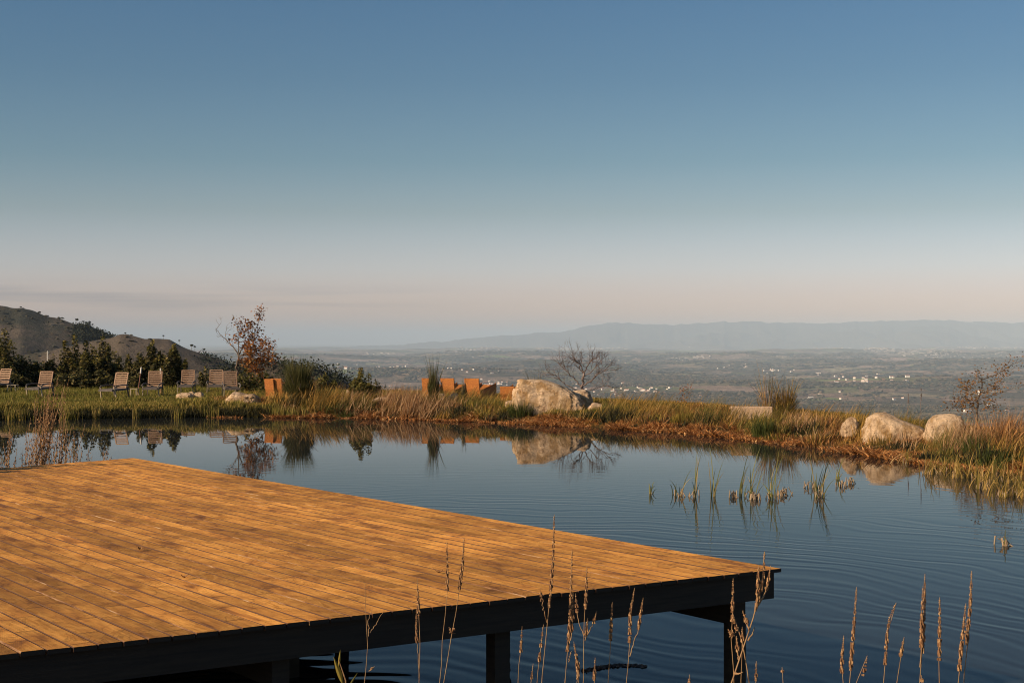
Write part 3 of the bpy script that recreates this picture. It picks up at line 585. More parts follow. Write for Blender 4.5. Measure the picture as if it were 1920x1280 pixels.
# leaf bits lying on the boards
for px, py, lb in [(262, 1031, 'small curled dark leaf with a stalk lying on the deck'), (346, 1084, 'tiny dark leaf scrap lying on the deck nearer the camera'), (823, 1075, 'speck of dry leaf on the deck beside the thin stalks')]:
    p = G(px, py, 1.073); m = MB()
    a = rng.uniform(0, 6, 1)[0]; g = np.linspace(-1, 1, 7); W = .014*(1-g**2)+.001; Lh = .028
    V = np.concatenate([np.c_[g*Lh, s*W, .006+.02*g**2+abs(s)*.008+0*W] for s in (-1, 0, 1)])
    q = [[r*7+c, r*7+c+1, (r+1)*7+c+1, (r+1)*7+c] for r in (0, 1) for c in range(6)]
    m.add(V, q); m.tube([(Lh, 0, .026), (Lh+.012, .004, .04), (Lh+.02, 0, .05)], .0012, 5)
    o = m.build('dry_leaf', M['seed']); o.location = p; o.rotation_euler.z = a; tag(o, lb, 'leaf')

# ------------------------------------------------------------------ furniture on the lawn
def lounger():
    r = empty('sun_lounger', (0, 0, 0)); W = .60
    m = MB()
    for s in (-1, 1): m.bar((s*(W/2-.02), -.75, .33), (s*(W/2-.02), .62, .36), .035, .07)
    m.bar((-W/2, -.75, .33), (W/2, -.75, .33), .035, .07); m.bar((-W/2, .5, .35), (W/2, .5, .35), .03, .05); m.build('frame', M['greywood'], r)
    m = MB()
    for k in range(13): m.box((0, -.70+k*.085, .375+k*.0012), (W-.06, .062, .018))
    m.build('seat', M['greywood'], r)
    bk = empty('backrest', (0, .34, .38), parent=r); bk.rotation_euler.x = R(-19)
    m = MB()
    for s in (-1, 1): m.box((s*(W/2-.035), 0, .33), (.045, .028, .68))
    m.box((0, 0, .655), (W-.115, .028, .045)); m.box((0, 0, .02), (W-.115, .028, .04)); m.build('back_frame', M['teak'], bk)
    m = MB()
    for k in range(7): m.box((0, .002, .09+k*.080), (W-.115, .018, .046))
    m.build('back_slats', M['teak'], bk)
    for s in (-1, 1):
        m = MB(); m.bar((s*(W/2+.03), -.50, 0), (s*(W/2-.0), -.62, .44), .035, .06); m.build('leg', M['palewood'], r)
        m = MB(); m.bar((s*(W/2+.01), .50, 0), (s*(W/2+.01), .40, .50), .035, .055); m.build('leg', M['greywood'], r)
        m = MB(); m.tube([(s*(W/2+.03), -.64, .43), (s*(W/2+.035), -.5, .50), (s*(W/2+.035), -.1, .53), (s*(W/2+.035), .42, .52)], [.02, .028, .028, .025], 8); m.build('armrest', M['greywood'], r)
    for s in (-.2, .2): m = MB(); m.bar((s, .62, .34), (s, .5, .70), .025, .03); m.build('back_support', M['greywood'], r)
    return r
LG = 'slatted wooden loungers on the lawn'
l0 = lounger()
for i, (px, py, a, lb) in enumerate([
    (76, 744, -8, 'wooden lounger near the left shrubs, its back striped by leaf shadow'),
    (216, 746, -14, 'wooden lounger leaning its back right, just left of the torch poles'),
    (287, 744, 4, 'wooden lounger standing between the two torch poles'),
    (350, 737, 6, 'lone wooden lounger behind the low tan rock and pale stone'),
    (404, 738, 8, 'rear one of the two overlapping wooden loungers by the autumn tree'),
    (433, 744, 16, 'front, greyer one of the two overlapping wooden loungers by the autumn tree'),
    (-4, 737, -20, 'shaded wooden lounger cut by the left edge of the picture')]):
    o = l0 if i == 0 else copy_tree(l0); Y = F*(CZ-.44)/(py-640); x = (px-960)*Y/F
    o.location = (x, Y, float(land(np.array([x]), np.array([Y]))[0])-.01); o.rotation_euler.z = R(a); tag(o, lb, 'sun lounger', LG)
# side tables, torch poles
def gz(x, y): return float(land(np.array([x]), np.array([y]))[0])
def at(px, py, z=.44):
    Y = F*(CZ-z)/(py-640); x = (px-960)*Y/F; return (x, Y, gz(x, Y))
def side_table(px, py, lb):
    r = empty('side_table', at(px, py)); tag(r, lb, 'side table', 'low wooden side tables')
    m = MB()
    for k in range(5): m.box((-.16+k*.08, 0, .30), (.07, .42, .022))
    m.build('tabletop', M['palewood'], r)
    for sx in (-1, 1):
        for sy in (-1, 1): m = MB(); m.box((sx*.16, sy*.17, .144), (.035, .035, .288)); m.build('leg', M['palewood'], r)
side_table(250, 743, 'low side table between the two loungers by the torch poles')
side_table(24, 737, 'low pale side table beside the shaded lounger at the left')
for px0, py0, px1, py1, lb in [(258, 741, 265, 688, 'slanting red-brown torch pole with a white tip, left of the pair'), (302, 741, 301, 690, 'upright red-brown torch pole with a white tip, right of the pair')]:
    b = at(px0, py0); tp = P(px1, py1, b[1]); r = empty('torch_pole', b); tag(r, lb, 'torch', 'garden torches')
    d = np.array(tp)-np.array(b); m = MB(); m.tube([(0, 0, -.05), tuple(d*.77)], .022, 8); m.build('pole', M['redwood'], r)
    m = MB(); m.tube([tuple(d*.771), tuple(d*.98), tuple(d)], [.033, .03, .015], 8); m.build('tip', M['white'], r)
def wicker(px, py, ytop, az, lb, Y=55., wpx=27, cut=False):
    x = (px-960)*Y/F; g = gz(x, Y); H = CZ-(ytop-640)*Y/F-g; W = wpx*Y/F/math.cos(R(az))
    r = empty('wicker_lounger', (x, Y, g), -R(az)); tag(r, lb, 'wicker lounger', 'woven wicker loungers')
    def ext(name, poly, w, x0=0):
        n = len(poly); V = [(s*w/2+x0, a, b) for s in (-1, 1) for a, b in poly]; m = MB()
        q = [[k, (k+1) % n, n+(k+1) % n, n+k] for k in range(n)]; m.add(V, q)
        for s in (0, n):
            for k in range(n//2-1): m.f4.append(np.array([[s+k, s+k+1, s+n-2-k, s+n-1-k]])); m.m4.append(np.zeros(1, np.int32))
        ob = m.build(name, M['wicker'], r); bv = ob.modifiers.new('b', 'BEVEL'); bv.width = .012; bv.segments = 2; return ob
    ext('backrest', [(0.02, .16), (-.07, .5*H), (-.13, H-.02), (-.09, H), (-.055, H-.02), (.0, .52*H), (.07, .30), (.09, .20)], W)
    ext('seat', [(.0, .0), (.005, .155), (.091, .205), (.12, .29), (.55, .27), (1.1, .44), (1.32, .52), (1.34, .48), (1.34, .2), (1.30, 0)], W-.02)
    for s_ in (-1, 1): ext('side_panel', [(.02, 0), (.02, .30), (.10, .36), (.55, .40), (1.0, .50), (1.36, .60), (1.38, .3), (1.37, 0)], .035, s_*(W/2+.008))
for px, az, w, yt, lb in [(520, 12, 20, 709, 'wicker lounger back glowing orange beside the tall broom'), (507, 20, 17, 710, 'wicker lounger half hidden behind the one beside the broom'),
                          (804, 18, 22, 708.5, 'narrow-looking wicker lounger partly covered by broom stems'), (841, 24, 25, 708.5, 'wicker lounger back standing behind the slanting slab'),
                          (887, 26, 27, 709, 'wicker lounger with its dark side reaching right, nearest the big boulder but one'), (953, 20, 27, 724, 'low wicker lounger half behind the largest boulder')]:
    wicker(px, 0, yt, az, lb, Y=55.5 if px < 900 else 53.5, wpx=w)

# ------------------------------------------------------------------ trees and shrubs
def leaves(mb, pts, size, m=0, flat=.5):
    n = len(pts); a = rng.normal(size=(n, 3)); a[:, 2] *= flat; a /= np.linalg.norm(a, axis=1)[:, None]; b = rng.normal(size=(n, 3)); c = np.cross(a, b); c /= np.linalg.norm(c, axis=1)[:, None]
    s = (size*rng.uniform(.6, 1.3, n))[:, None]; V = np.stack([pts-a*s*.6, pts+c*s*.34, pts+a*s*.6, pts-c*s*.34], 1).reshape(-1, 3)
    mb.add(V, np.arange(n*4).reshape(-1, 4), m)
def shrub(px, pybase, Y, ytop, wpx, lb, nl=2600, mat='shrub', size=.11, shoots=9, tip=.18, cat='shrub', name='evergreen_shrub', group=None):
    x = (px-960)*Y/F; g = gz(x, Y); H = CZ-(ytop-640)*Y/F-g; W = wpx*Y/F/2
    r = empty(name, (x, Y, g)); tag(r, lb, cat, group); st = MB(); mb = MB()
    for k in range(shoots):
        a = rng.uniform(0, 6.28); rr = W*.85*math.sqrt(rng.random()) if k else 0; hk = H*(1-.35*(rr/W)-rng.uniform(0, .38)) if k else H
        b = np.array((rr*math.cos(a)*.25, rr*math.sin(a)*.25, 0)); e = np.array((rr*math.cos(a), rr*math.sin(a), hk)); mid = (b+e)/2+np.array((rr*math.cos(a)*.25, rr*math.sin(a)*.25, 0))
        pts = [b, mid, e]; st.tube(pts, [.03, .018, .005], 5)
        n = int(nl/shoots*rng.uniform(.5, 1.3)); tt = rng.beta(1.5, 1.15, n); c = b*((1-tt)**2)[:, None]+2*mid*((1-tt)*tt)[:, None]+e*(tt**2)[:, None]
        rad = W*.46*(1-tt)**.5*np.minimum(1, .6+tt*2)*(.75+.5*rng.random())+.05; ph = rng.uniform(0, 6.28, n)+3*np.floor(tt*9); q = np.sqrt(rng.random(n))*(.6+.5*vnoise(tt*14+k*5, ph*1.3))
        c = c+np.stack([np.cos(ph)*rad*q, np.sin(ph)*rad*q, rng.normal(0, .04, n)], -1)
        top_ = (tt > 1-tip); leaves(mb, c[~top_], size); 
        if top_.any(): leaves(mb, c[top_], size*.85, 1)
    st.build('trunk', M['bark'], r); mb.build('crown', [M[mat], M['shrubtip']], r); return r
SG = 'dark evergreen shrubs behind the loungers'
hedge = [(8, 618, 60, 'tall shrub with a pointed yellow-green top at the far left'), (42, 672, 50, 'low brownish shrub above the left side table'), (66, 682, 40, 'low shrub behind the leaf-striped lounger'),
         (100, 668, 46, 'shrub right of the leaf-striped lounger'), (122, 640, 44, 'tall shrub at the left of the dense middle group'), (140, 630, 38, 'narrow tall shrub with a ragged top in the dense middle group'), (160, 640, 40, 'rounded shrub in the dense middle group'),
         (172, 648, 36, 'shrub just left of the tallest narrow one'), (192, 628, 34, 'tallest narrow shrub above the lounger leaning right'), (214, 660, 46, 'bushy shrub directly behind the lounger leaning right'), (240, 668, 40, 'shrub behind the gap left of the torch poles'),
         (262, 664, 36, 'shrub directly behind the slanting torch pole'), (286, 640, 30, 'narrow shrub with a yellow top between the torch poles'), (306, 668, 34, 'shrub behind the upright torch pole'), (326, 648, 34, 'pointed shrub with a bright tip left of the lone lounger')]
hedge += [(20, 690, 60, 'low dark shrub behind the shaded lounger'), (150, 690, 70, 'broad low shrub filling the foot of the middle group'), (235, 700, 60, 'broad low shrub behind the low side table'), (185, 695, 60, 'low shrub at the foot of the tallest narrow one')]
for i, (px, yt, w, lb) in enumerate(hedge):
    low = yt > 685; shrub(px, 0, 70+random.uniform(-2, 2) if not low else 68, yt-2, w*1.75, lb, 4200, tip=.14 if yt < 650 else .05, shoots=13 if w < 45 else 17, group=SG, size=.13)
shrub(385, 0, 68, 688, 34, 'small thin dark shrub in the gap between the lone and paired loungers', 700, shoots=6)
shrub(462, 0, 62, 688, 60, 'bronze-leaved bush under the autumn tree', 1600, mat='broom', shoots=12)
shrub(495, 0, 64, 692, 46, 'olive bush between the autumn tree and the wicker pair', 1300, mat='broom', shoots=10)
shrub(676, 0, 53, 690, 66, 'leafy young bush leaning right on the open lawn edge', 4500, mat='broom', size=.085, shoots=10, tip=.3, name='young_bush')
shrub(706, 0, 60, 714, 26, 'small round dark bush right of the leafy young bush', 900, mat='shrub', size=.07, shoots=8)
shrub(610, 0, 66, 700, 60, 'dim bush behind the straw stems right of the tall broom', 1500, mat='broom', shoots=11)
def broom(px, Y, ytop, wpx, n, lb, mat='broom', tw_=1.):
    x = (px-960)*Y/F; g = gz(x, Y); H = CZ-(ytop-640)*Y/F-g; W = wpx*Y/F/2
    r = empty('broom_shrub', (x, Y, g)); tag(r, lb, 'broom shrub'); st = MB(); tw = MB()
    for k in range(14):
        a = rng.uniform(0, 6.28); q = W*rng.uniform(.1, .7); hk = H*rng.uniform(.45, .8)*(1-.3*q/W)
        st.tube([(0, 0, -.05), (q*.3*math.cos(a), q*.3*math.sin(a), hk*.5), (q*math.cos(a), q*math.sin(a), hk)], [.02, .012, .004], 5)
    a = rng.uniform(0, 6.28, n); f = np.sqrt(rng.random(n)); z = H*rng.uniform(0, .5, n)*(1-.4*f); q = W*f*(.18+.75*z/H)
    base = np.c_[np.cos(a)*q, np.sin(a)*q, z]; hh = (H*(.86-.45*f**1.5)-z)*rng.uniform(.2, .85, n)
    blades(tw, base, hh, rng.uniform(.006, .012, n)*tw_, np.clip(W*f*rng.uniform(.5, 1.1, n)/H*1.1, .02, .9), np.pi/2-a+rng.normal(0, .4, n), segs=2)
    tw_dir = None
    k = max(8, n//10); aa = rng.uniform(0, 6.28, k); blades(tw, np.c_[np.sin(aa)*W*.15, np.cos(aa)*W*.15, np.full(k, H*.2)], H*rng.uniform(.45, .85, k), np.full(k, .011), rng.uniform(.02, .3, k)+W/H*.35*rng.random(k), aa, segs=3)
    st.build('stems', M['twig'], r); tw.build('twigs', M[mat], r); return r
broom(560, 52.5, 658, 136, 5200, 'tall dense green broom bush right of the wicker pair', tw_=1.7)
broom(813, 51.5, 655, 56, 700, 'upright wispy broom rising between the wicker loungers', tw_=1.5)
broom(1005, 51, 676, 90, 420, 'thin bare broom behind the big boulder, left of the leafless tree')
broom(1472, 43.5, 694, 130, 1100, 'wide twiggy broom behind the granite block', mat='dry', tw_=.9)
broom(1440, 43.2, 664, 110, 190, 'sparse tall bare broom rising out of the wide twiggy one', 'dry')
broom(868, 52.5, 700, 20, 260, 'small broom sprig before the gap between wicker loungers')
broom(530, 60, 690, 50, 700, 'low broom behind the wicker pair')

def limb(mb, pts, r0, r1, k=6):
    pts = np.array(pts, float); n = len(pts); tt = np.linspace(0, 1, 4*n); xs = np.stack([np.interp(tt, np.linspace(0, 1, n), pts[:, i]) for i in range(3)], -1)
    xs[1:-1] += rng.normal(0, r0*.5, (len(xs)-2, 3)); mb.tube(xs, np.linspace(r0, r1, len(xs)), k); return xs
def twigs(mb, p, d, L_, r, depth, tips, spread=.55, up=.15, nmin=2, nmax=3):
    d = d/np.linalg.norm(d); q = [p]; n = 3
    for i in range(n):
        d = d+rng.normal(0, .16, 3)+np.array((0, 0, up*.3)); d /= np.linalg.norm(d); q.append(q[-1]+d*L_/n)
    mb.tube(q, np.linspace(r, r*.6, n+1), 5 if r > .008 else 3, cap=False); tips.append(q[-1]); tips.append(q[2])
    if depth > 0:
        for k in range(random.randint(nmin, nmax)):
            nd = d+rng.normal(0, spread, 3)+np.array((0, 0, up)); j = q[random.choice((2, 3, 3))]; twigs(mb, j, nd, L_*random.uniform(.6, .85), r*.62, depth-1, tips, spread, up, nmin, nmax)
def px_tree(name, px, pyb, Y, limbs, lb, leafmat, nleaf, lsize, depth=2, tl=.35, tr=.012, leafzone=None, r0=.05, spread=.55, cat='tree', zb=None):
    x = (px-960)*Y/F; g = gz(x, Y) if zb is None else zb; r = empty(name, (x, Y, g)); tag(r, lb, cat); st = MB(); tips = []; lt = []
    for li, (pl, ra, rb, ntw, leaf) in enumerate(limbs):
        dyo = 0 if li == 0 else rng.normal(0, .35)
        pts = [np.array(((a-px)*Y/F, dyo*k/len(pl), CZ-(b-640)*Y/F-g)) for k, (a, b) in enumerate(pl)]
        if li == 0: pts[0][2] = -.05
        xs = limb(st, pts, ra, rb)
        for k in range(ntw):
            f = rng.uniform(.25, 1); j = min(len(xs)-2, int(f*len(xs))); d = xs[j+1]-xs[j]; d = d/np.linalg.norm(d)+rng.normal(0, spread*.9, 3)+np.array((0, 0, .25)); tp = []
            twigs(st, xs[j], d, tl*rng.uniform(.6, 1.2), tr, depth, tp, spread); tips += tp
            if leaf: lt += tp
        if leaf: lt += [xs[int(q)] for q in rng.uniform(len(xs)*.3, len(xs)-1, 4*leaf)]
    st.build('trunk', M['bark'] if leafmat else M['twig'], r)
    if leafmat and lt:
        lt = np.array(lt); c = lt[rng.integers(0, len(lt), nleaf)]+rng.normal(0, .11, (nleaf, 3)); m = MB(); leaves(m, c, lsize); m.build('crown', leafmat, r)
    return r
# young tree with russet leaves beside the loungers
px_tree('autumn_tree', 440, 742, 60, [([(440, 742), (443, 690), (447, 668)], .055, .042, 0, 0),
    ([(447, 668), (438, 650), (425, 640), (410, 625), (403, 615)], .032, .006, 4, 0), ([(447, 668), (448, 645), (447, 632), (449, 620)], .03, .006, 5, 1),
    ([(447, 668), (455, 650), (468, 636), (477, 618), (484, 600)], .034, .005, 9, 3), ([(447, 668), (462, 664), (478, 655), (490, 650)], .028, .006, 11, 4),
    ([(446, 680), (462, 676), (478, 674), (492, 680)], .025, .006, 10, 4), ([(447, 672), (470, 652), (490, 656), (506, 664), (515, 676)], .025, .005, 6, 1), ([(445, 684), (455, 682), (470, 686), (480, 692)], .02, .005, 8, 4)],
    'crooked young tree with russet leaves behind the paired loungers', M['autumn'], 2100, .095, depth=2, tl=.30, tr=.010)
# leafless tree behind the big boulder
px_tree('bare_tree', 1087, 745, 55, [([(1084, 752), (1092, 730), (1093, 712), (1095, 700)], .06, .04, 1, 0), ([(1095, 700), (1088, 684), (1078, 676), (1068, 672)], .03, .008, 10, 0), ([(1095, 700), (1100, 688), (1106, 678), (1112, 670)], .028, .008, 10, 0),
    ([(1091, 726), (1075, 708), (1062, 695), (1048, 682)], .032, .008, 11, 0), ([(1091, 726), (1110, 712), (1124, 700), (1136, 694)], .034, .008, 12, 0), ([(1088, 735), (1060, 720), (1042, 704), (1030, 700)], .025, .006, 9, 0), ([(1095, 705), (1108, 698), (1120, 684), (1128, 680)], .022, .006, 8, 0),
    ([(1090, 735), (1112, 730), (1130, 724), (1142, 722)], .02, .006, 7, 0), ([(1095, 702), (1085, 690), (1090, 676), (1092, 668)], .02, .006, 8, 0)],
    'leafless spreading tree behind the largest boulder', None, 0, 0, depth=3, tl=.30, tr=.011, spread=.5)
# russet sapling at the right
px_tree('autumn_sapling', 1830, 792, 37, [([(1828, 802), (1832, 775), (1834, 752), (1840, 730), (1842, 708)], .03, .012, 7, 3), ([(1842, 712), (1852, 706), (1866, 702), (1880, 692), (1900, 678)], .012, .004, 7, 2), ([(1834, 755), (1822, 750), (1812, 752)], .012, .004, 6, 3),
    ([(1836, 745), (1828, 738), (1820, 730)], .012, .004, 5, 3), ([(1840, 735), (1854, 732), (1864, 728)], .01, .004, 5, 2), ([(1834, 758), (1848, 756), (1858, 760)], .01, .004, 5, 2), ([(1836, 748), (1870, 738), (1895, 728), (1915, 721)], .008, .003, 2, 1),
    ([(1830, 775), (1812, 765), (1798, 760), (1790, 762)], .008, .003, 4, 1), ([(1842, 712), (1832, 707), (1820, 714)], .01, .004, 5, 2)],
    'slender sapling with orange leaves beside the squarish boulder', M['autumn2'], 1300, .05, depth=1, tl=.16, tr=.006, cat='sapling')
px_tree('dead_sapling', 1283, 775, 50, [([(1270, 778), (1278, 760), (1286, 745)], .02, .01, 6, 3), ([(1286, 745), (1290, 735), (1294, 728)], .01, .004, 6, 3)], 'brown withered seedling above the gap right of the boulder', M['autumn'], 180, .05, depth=1, tl=.12, tr=.005, cat='seedling')
for px, y0, y1, Y, lb in [(1724, 795, 728, 37, 'single thin dry stalk above the right boulders, right of the shorter one'), (1700, 795, 738, 38, 'short dark stalk between the right boulders')]:
    x = (px-960)*Y/F; g = gz(x, Y); m = MB(); z1 = CZ-(y1-640)*Y/F-g; m.tube([(0, 0, -.02), (.02, 0, z1*.5), (.05, 0, z1)], [.008, .006, .003], 5)
    for k in range(30): c = np.array((.045, 0, z1*(1-.25*rng.random()))); m.box(c+rng.normal(0, .006, 3), (.014, .014, .018))
    o = m.build('dry_stalk', M['twig']); o.location = (x, Y, g); tag(o, lb, 'dry stalk')
shrub(960-8.9*F/17.0, 0, 17.0, 586, 235, 'tall bush on the left bank whose shade crosses the far corner of the deck', 7000, mat='broom', size=.10, shoots=14)
# woods on the near spur and the slope below the lawn (one mass)
def clumps(mb, x, y, z, rad, hgt, m=0, dens=1):
    """low-poly tree crowns: jittered octahedron-like lumps"""
    n = len(x); ico = np.array([(0, 0, 1), (.89, 0, .45), (.28, .85, .45), (-.72, .53, .45), (-.72, -.53, .45), (.28, -.85, .45), (.72, .53, -.45), (-.28, .85, -.45), (-.89, 0, -.45), (-.28, -.85, -.45), (.72, -.53, -.45), (0, 0, -1)])
    fc = np.array([(0, 1, 2), (0, 2, 3), (0, 3, 4), (0, 4, 5), (0, 5, 1), (1, 6, 2), (2, 7, 3), (3, 8, 4), (4, 9, 5), (5, 10, 1), (6, 7, 2), (7, 8, 3), (8, 9, 4), (9, 10, 5), (10, 6, 1)])
    j = rng.uniform(.65, 1.35, (n, 12, 1)); V = ico[None]*j*np.stack([rad, rad, hgt*.5], -1)[:, None]+np.stack([x, y, z+hgt*.45], -1)[:, None]
    mb.add(V.reshape(-1, 3), (fc[None]+np.arange(n)[:, None, None]*12).reshape(-1, 3), m)
# read spur height back from its mesh
def surf_of(obj_name):
    o = bpy.data.objects[obj_name]; V = np.empty(len(o.data.vertices)*3, np.float32); o.data.vertices.foreach_get('co', V); return V.reshape(-1, 3)
V3 = surf_of('hillside.002'); mb = MB()
sel = V3[(V3[:, 1] > 215) & (V3[:, 1] < 320)]; pxs = 960+sel[:, 0]/sel[:, 1]*F; sel = sel[((pxs > 440) & (pxs < 720)) | ((pxs < 90) & (pxs > -200))]
pk = sel[rng.integers(0, len(sel), 900)]; nn = 80
c = np.repeat(pk, nn, 0)+rng.normal(0, 1, (len(pk)*nn, 3))*np.array((1.3, 1.3, .75)); c[:, 2] += .6; leaves(mb, c, .5)
V2 = surf_of('hillside.001'); pxs = 960+V2[:, 0]/V2[:, 1]*F; sel = V2[(V2[:, 1] > 800) & (V2[:, 1] < 930) & (pxs > 372) & (pxs < 460)]
pk = sel[rng.integers(0, len(sel), 240)]; c = np.repeat(pk, 25, 0)+rng.normal(0, 1, (240*25, 3))*np.array((2.4, 2.4, 1.0)); c[:, 2] += .5; leaves(mb, c, 1.2)
V1 = surf_of('hillside'); pxs = 960+V1[:, 0]/V1[:, 1]*F; pys = 640-(V1[:, 2]-CZ)/V1[:, 1]*F; sel = V1[(V1[:, 1] > 1250) & (V1[:, 1] < 1500) & (pxs > 140) & (pxs < 215) & (pys < 640) & (pys > np.interp(pxs, [140, 162, 190, 214], [605, 608, 619, 629])+5)]
if len(sel): pk = sel[rng.integers(0, len(sel), 260)]; c = np.repeat(pk, 25, 0)+rng.normal(0, 1, (260*25, 3))*np.array((3., 3., 1.5)); c[:, 2] += 1.5; leaves(mb, c, 1.6)
tag(mb.build('hillside_woods', M['woods']), 'dark woods on the slopes of the left hills and below the lawn', 'woods', kind='stuff')
mb = MB(); rk = MB()
for V_, n_, s_ in ((V1, 4200, 2.4), (V2, 4200, 1.25)):
    ns_ = fbm(V_[:, 0]/(60*s_/2), V_[:, 1]/(60*s_/2), 4); q = V_[(ns_ > .47)]; pk = q[rng.integers(0, len(q), n_)]+rng.normal(0, 1, (n_, 3))*np.array((4, 4, 0)); clumps(mb, pk[:, 0], pk[:, 1], pk[:, 2]-s_*.5, rng.uniform(.5, 1.3, n_)*s_, rng.uniform(.5, 1.2, n_)*s_)
    q = V_[(ns_ < .40) | (ns_ > .66)]; n2 = n_//7; pk = q[rng.integers(0, len(q), n2)]; clumps(rk, pk[:, 0], pk[:, 1], pk[:, 2]-s_*.5, rng.uniform(.3, 1.1, n2)*s_, rng.uniform(.4, .9, n2)*s_)
tag(mb.build('hillside_scrub', M['scrub']), 'dark low scrub dotting the bare hills on the left', 'scrub', kind='stuff')
tag(rk.build('hillside_rocks', M['granite']), 'pale granite outcrops scattered over the left hills', 'rocks', kind='stuff')
# umbrella pines standing on the skyline
def ridge_z(o_V, px, D):
    q = o_V[np.abs(o_V[:, 1]-D) < 12]; a = 960+q[:, 0]/q[:, 1]*F; i = np.argmin(abs(a-px)+abs(q[:, 1]-D)*.2); return q[i]
PG = 'lone pines on the hill skyline'
for px, yt, wpx, V_, D, lb in [(144, 597, 7, V1, 1500, 'leftmost flat-topped pine on the higher ridge'), (157, 601, 5, V1, 1500, 'smaller pine second from the left on the higher ridge'), (165, 603, 6, V1, 1500, 'pine in the close pair on the higher ridge, left of the two'),
    (168, 602, 5, V1, 1500, 'pine in the close pair on the higher ridge, right of the two'), (191, 617, 4, V1, 1500, 'round pine low on the end of the higher ridge'), (205, 621, 4, V1, 1500, 'small pine where the two ridges cross'), (235, 623, 4, V2, 900, 'round bush-like pine on the knob of the lower ridge'),
    (308, 628, 4, V2, 900, 'single tiny pine above the middle of the lower ridge'), (336, 637, 4, V2, 900, 'thin pine on the falling part of the lower ridge'), (359, 645, 7, V2, 900, 'bigger of two leafy pines low on the lower ridge'), (367, 648, 5, V2, 900, 'smaller of two leafy pines low on the lower ridge'), (380, 653, 5, V2, 900, 'last pine at the foot of the lower ridge'), (40, 575, 4, V1, 1500, 'dot-like bush on the highest part of the left hill')]:
    g = ridge_z(V_, px, D); zt = CZ+(640-yt)*D/F; w = wpx*D/F; H = max(zt-g[2], w*.8); r = empty('umbrella_pine', tuple(g)); tag(r, lb, 'pine', PG)
    m = MB(); m.tube([(0, 0, -1), (0, 0, H*.5), (w*.1, 0, H*.85)], [w*.06, w*.04, w*.03], 5); m.build('trunk', M['bark'], r)
    c = rng.normal(0, 1, (160, 3)); c /= np.linalg.norm(c, axis=1)[:, None]; c *= (rng.random((160, 1))**.4)*np.array((w*.5, w*.5, min(w*.3, H*.35))); c[:, 2] += H-min(w*.3, H*.35); m = MB(); leaves(m, c, w*.22); m.build('crown', M['woods'], r)
# pale mast in the dip between the hills
p = P(89, 690, 600); m = MB(); m.tube([(0, 0, -4), (0, 0, 3), (0, 0, 7.3)], [.32, .26, .2], 8); m.box((0, 0, 6.6), (1.6, .15, .15)); o = m.build('utility_pole', M['white']); o.location = p; tag(o, 'pale utility pole in the dip below the left hill', 'pole')

# ------------------------------------------------------------------ the valley: woods, villages
def valley_xy(n, r0, r1):
    r = np.sqrt(rng.uniform(r0**2, r1**2, n)); a = R(1)*rng.uniform(-14, 22, n); return r*np.sin(a), r*np.cos(a)
mb = MB()
for (r0, r1, n, rad, hg, thr) in [(4000, 7500, 26000, (5, 11), (6, 12), .555), (7500, 13000, 26000, (9, 20), (8, 15), .55), (13000, 26000, 24000, (22, 50), (10, 20), .525)]:
    x, y = valley_xy(n*2, r0, r1); s = fbm(x/1100+31, y/620+11, 4)*.72+fbm(x/160+3, y/110+1, 3)*.28; k = s > thr; hedge_ = np.abs(fbm(x/420+70, y/260+8, 3)-.5) < .006; k |= hedge_
    x = x[k][:n]; y = y[k][:n]; z = land(x, y); clumps(mb, x, y, z, rng.uniform(*rad, len(x)), rng.uniform(*hg, len(x)))
tag(mb.build('valley_woods', M['vwoods']), 'patches of dark woodland spread over the valley', 'woods', kind='stuff')
def on_valley(px, py):
    """where the line of sight through a photo point meets the valley ground"""
    r = np.geomspace(2500, 60000, 1500); x = (px-960)/F*r; z = CZ-(py-640)/F*r; h = land(x, r); k = np.argmax(h > z)
    return (x[k], r[k], h[k]) if (h > z).any() else None
def house_mesh(w, d, h, roof, name, rm):
    m = MB(); m.box((0, 0, h/2-1), (w, d, h+2)); a = .35
    V = [(-w/2-a, -d/2-a, h+.02), (w/2+a, -d/2-a, h+.02), (w/2+a, d/2+a, h+.02), (-w/2-a, d/2+a, h+.02), (-w/2-a, 0, h+roof), (w/2+a, 0, h+roof)]
    m.add(V, [[0, 1, 5, 4], [2, 3, 4, 5]], 1); m.add(V, [[0, 4, 3], [1, 2, 5]], 0); m.add(V, [[3, 2, 1, 0]], 1); return m.build(name, [M['plaster'], rm])
protos = []
for k, (w, d, h, rf) in enumerate([(12, 9, 6, 2.2), (10, 8, 5, 2), (15, 9, 4, 2), (9, 9, 7, 2), (18, 11, 6, 2.4), (24, 12, 5, 2)]): protos.append(house_mesh(w, d, h, rf, 'house', M['tiles'] if k not in (5,) else M['plaster']))
used = [False]*6
VIL = [((702, 770, 679, 694), 26, 'the village in the smoky dip right of the young bush'), ((628, 692, 682, 693), 9, 'the hamlet left of the smoky dip'), ((712, 752, 725, 735), 9, 'the near hamlet above the flat mossy rock'), ((895, 962, 712, 726), 22, 'the village behind the wicker loungers'),
       ((1040, 1205, 716, 745), 38, 'the village behind the leafless tree'), ((1200, 1262, 726, 746), 20, 'the village just right of the leafless tree'), ((1262, 1335, 738, 749), 12, 'the string of houses above the rush tuft'), ((1340, 1402, 684, 692), 14, 'the far hamlet above the bare shrub'), ((1418, 1492, 689, 702), 18, 'the hamlet behind the wide twiggy broom'),
       ((1520, 1545, 697, 704), 4, 'the few houses above the shore between broom and boulders'), ((1562, 1725, 700, 722), 30, 'the scattered village over the rounded boulder'), ((1230, 1420, 662, 678), 9, 'the open country above the granite block'), ((820, 960, 690, 700), 9, 'the fields over the wicker loungers'), ((1500, 1900, 735, 772), 14, 'the nearest farms above the right boulders'), ((1100, 1215, 666, 683), 40, 'the tightly packed far village right of the bare tree top')]
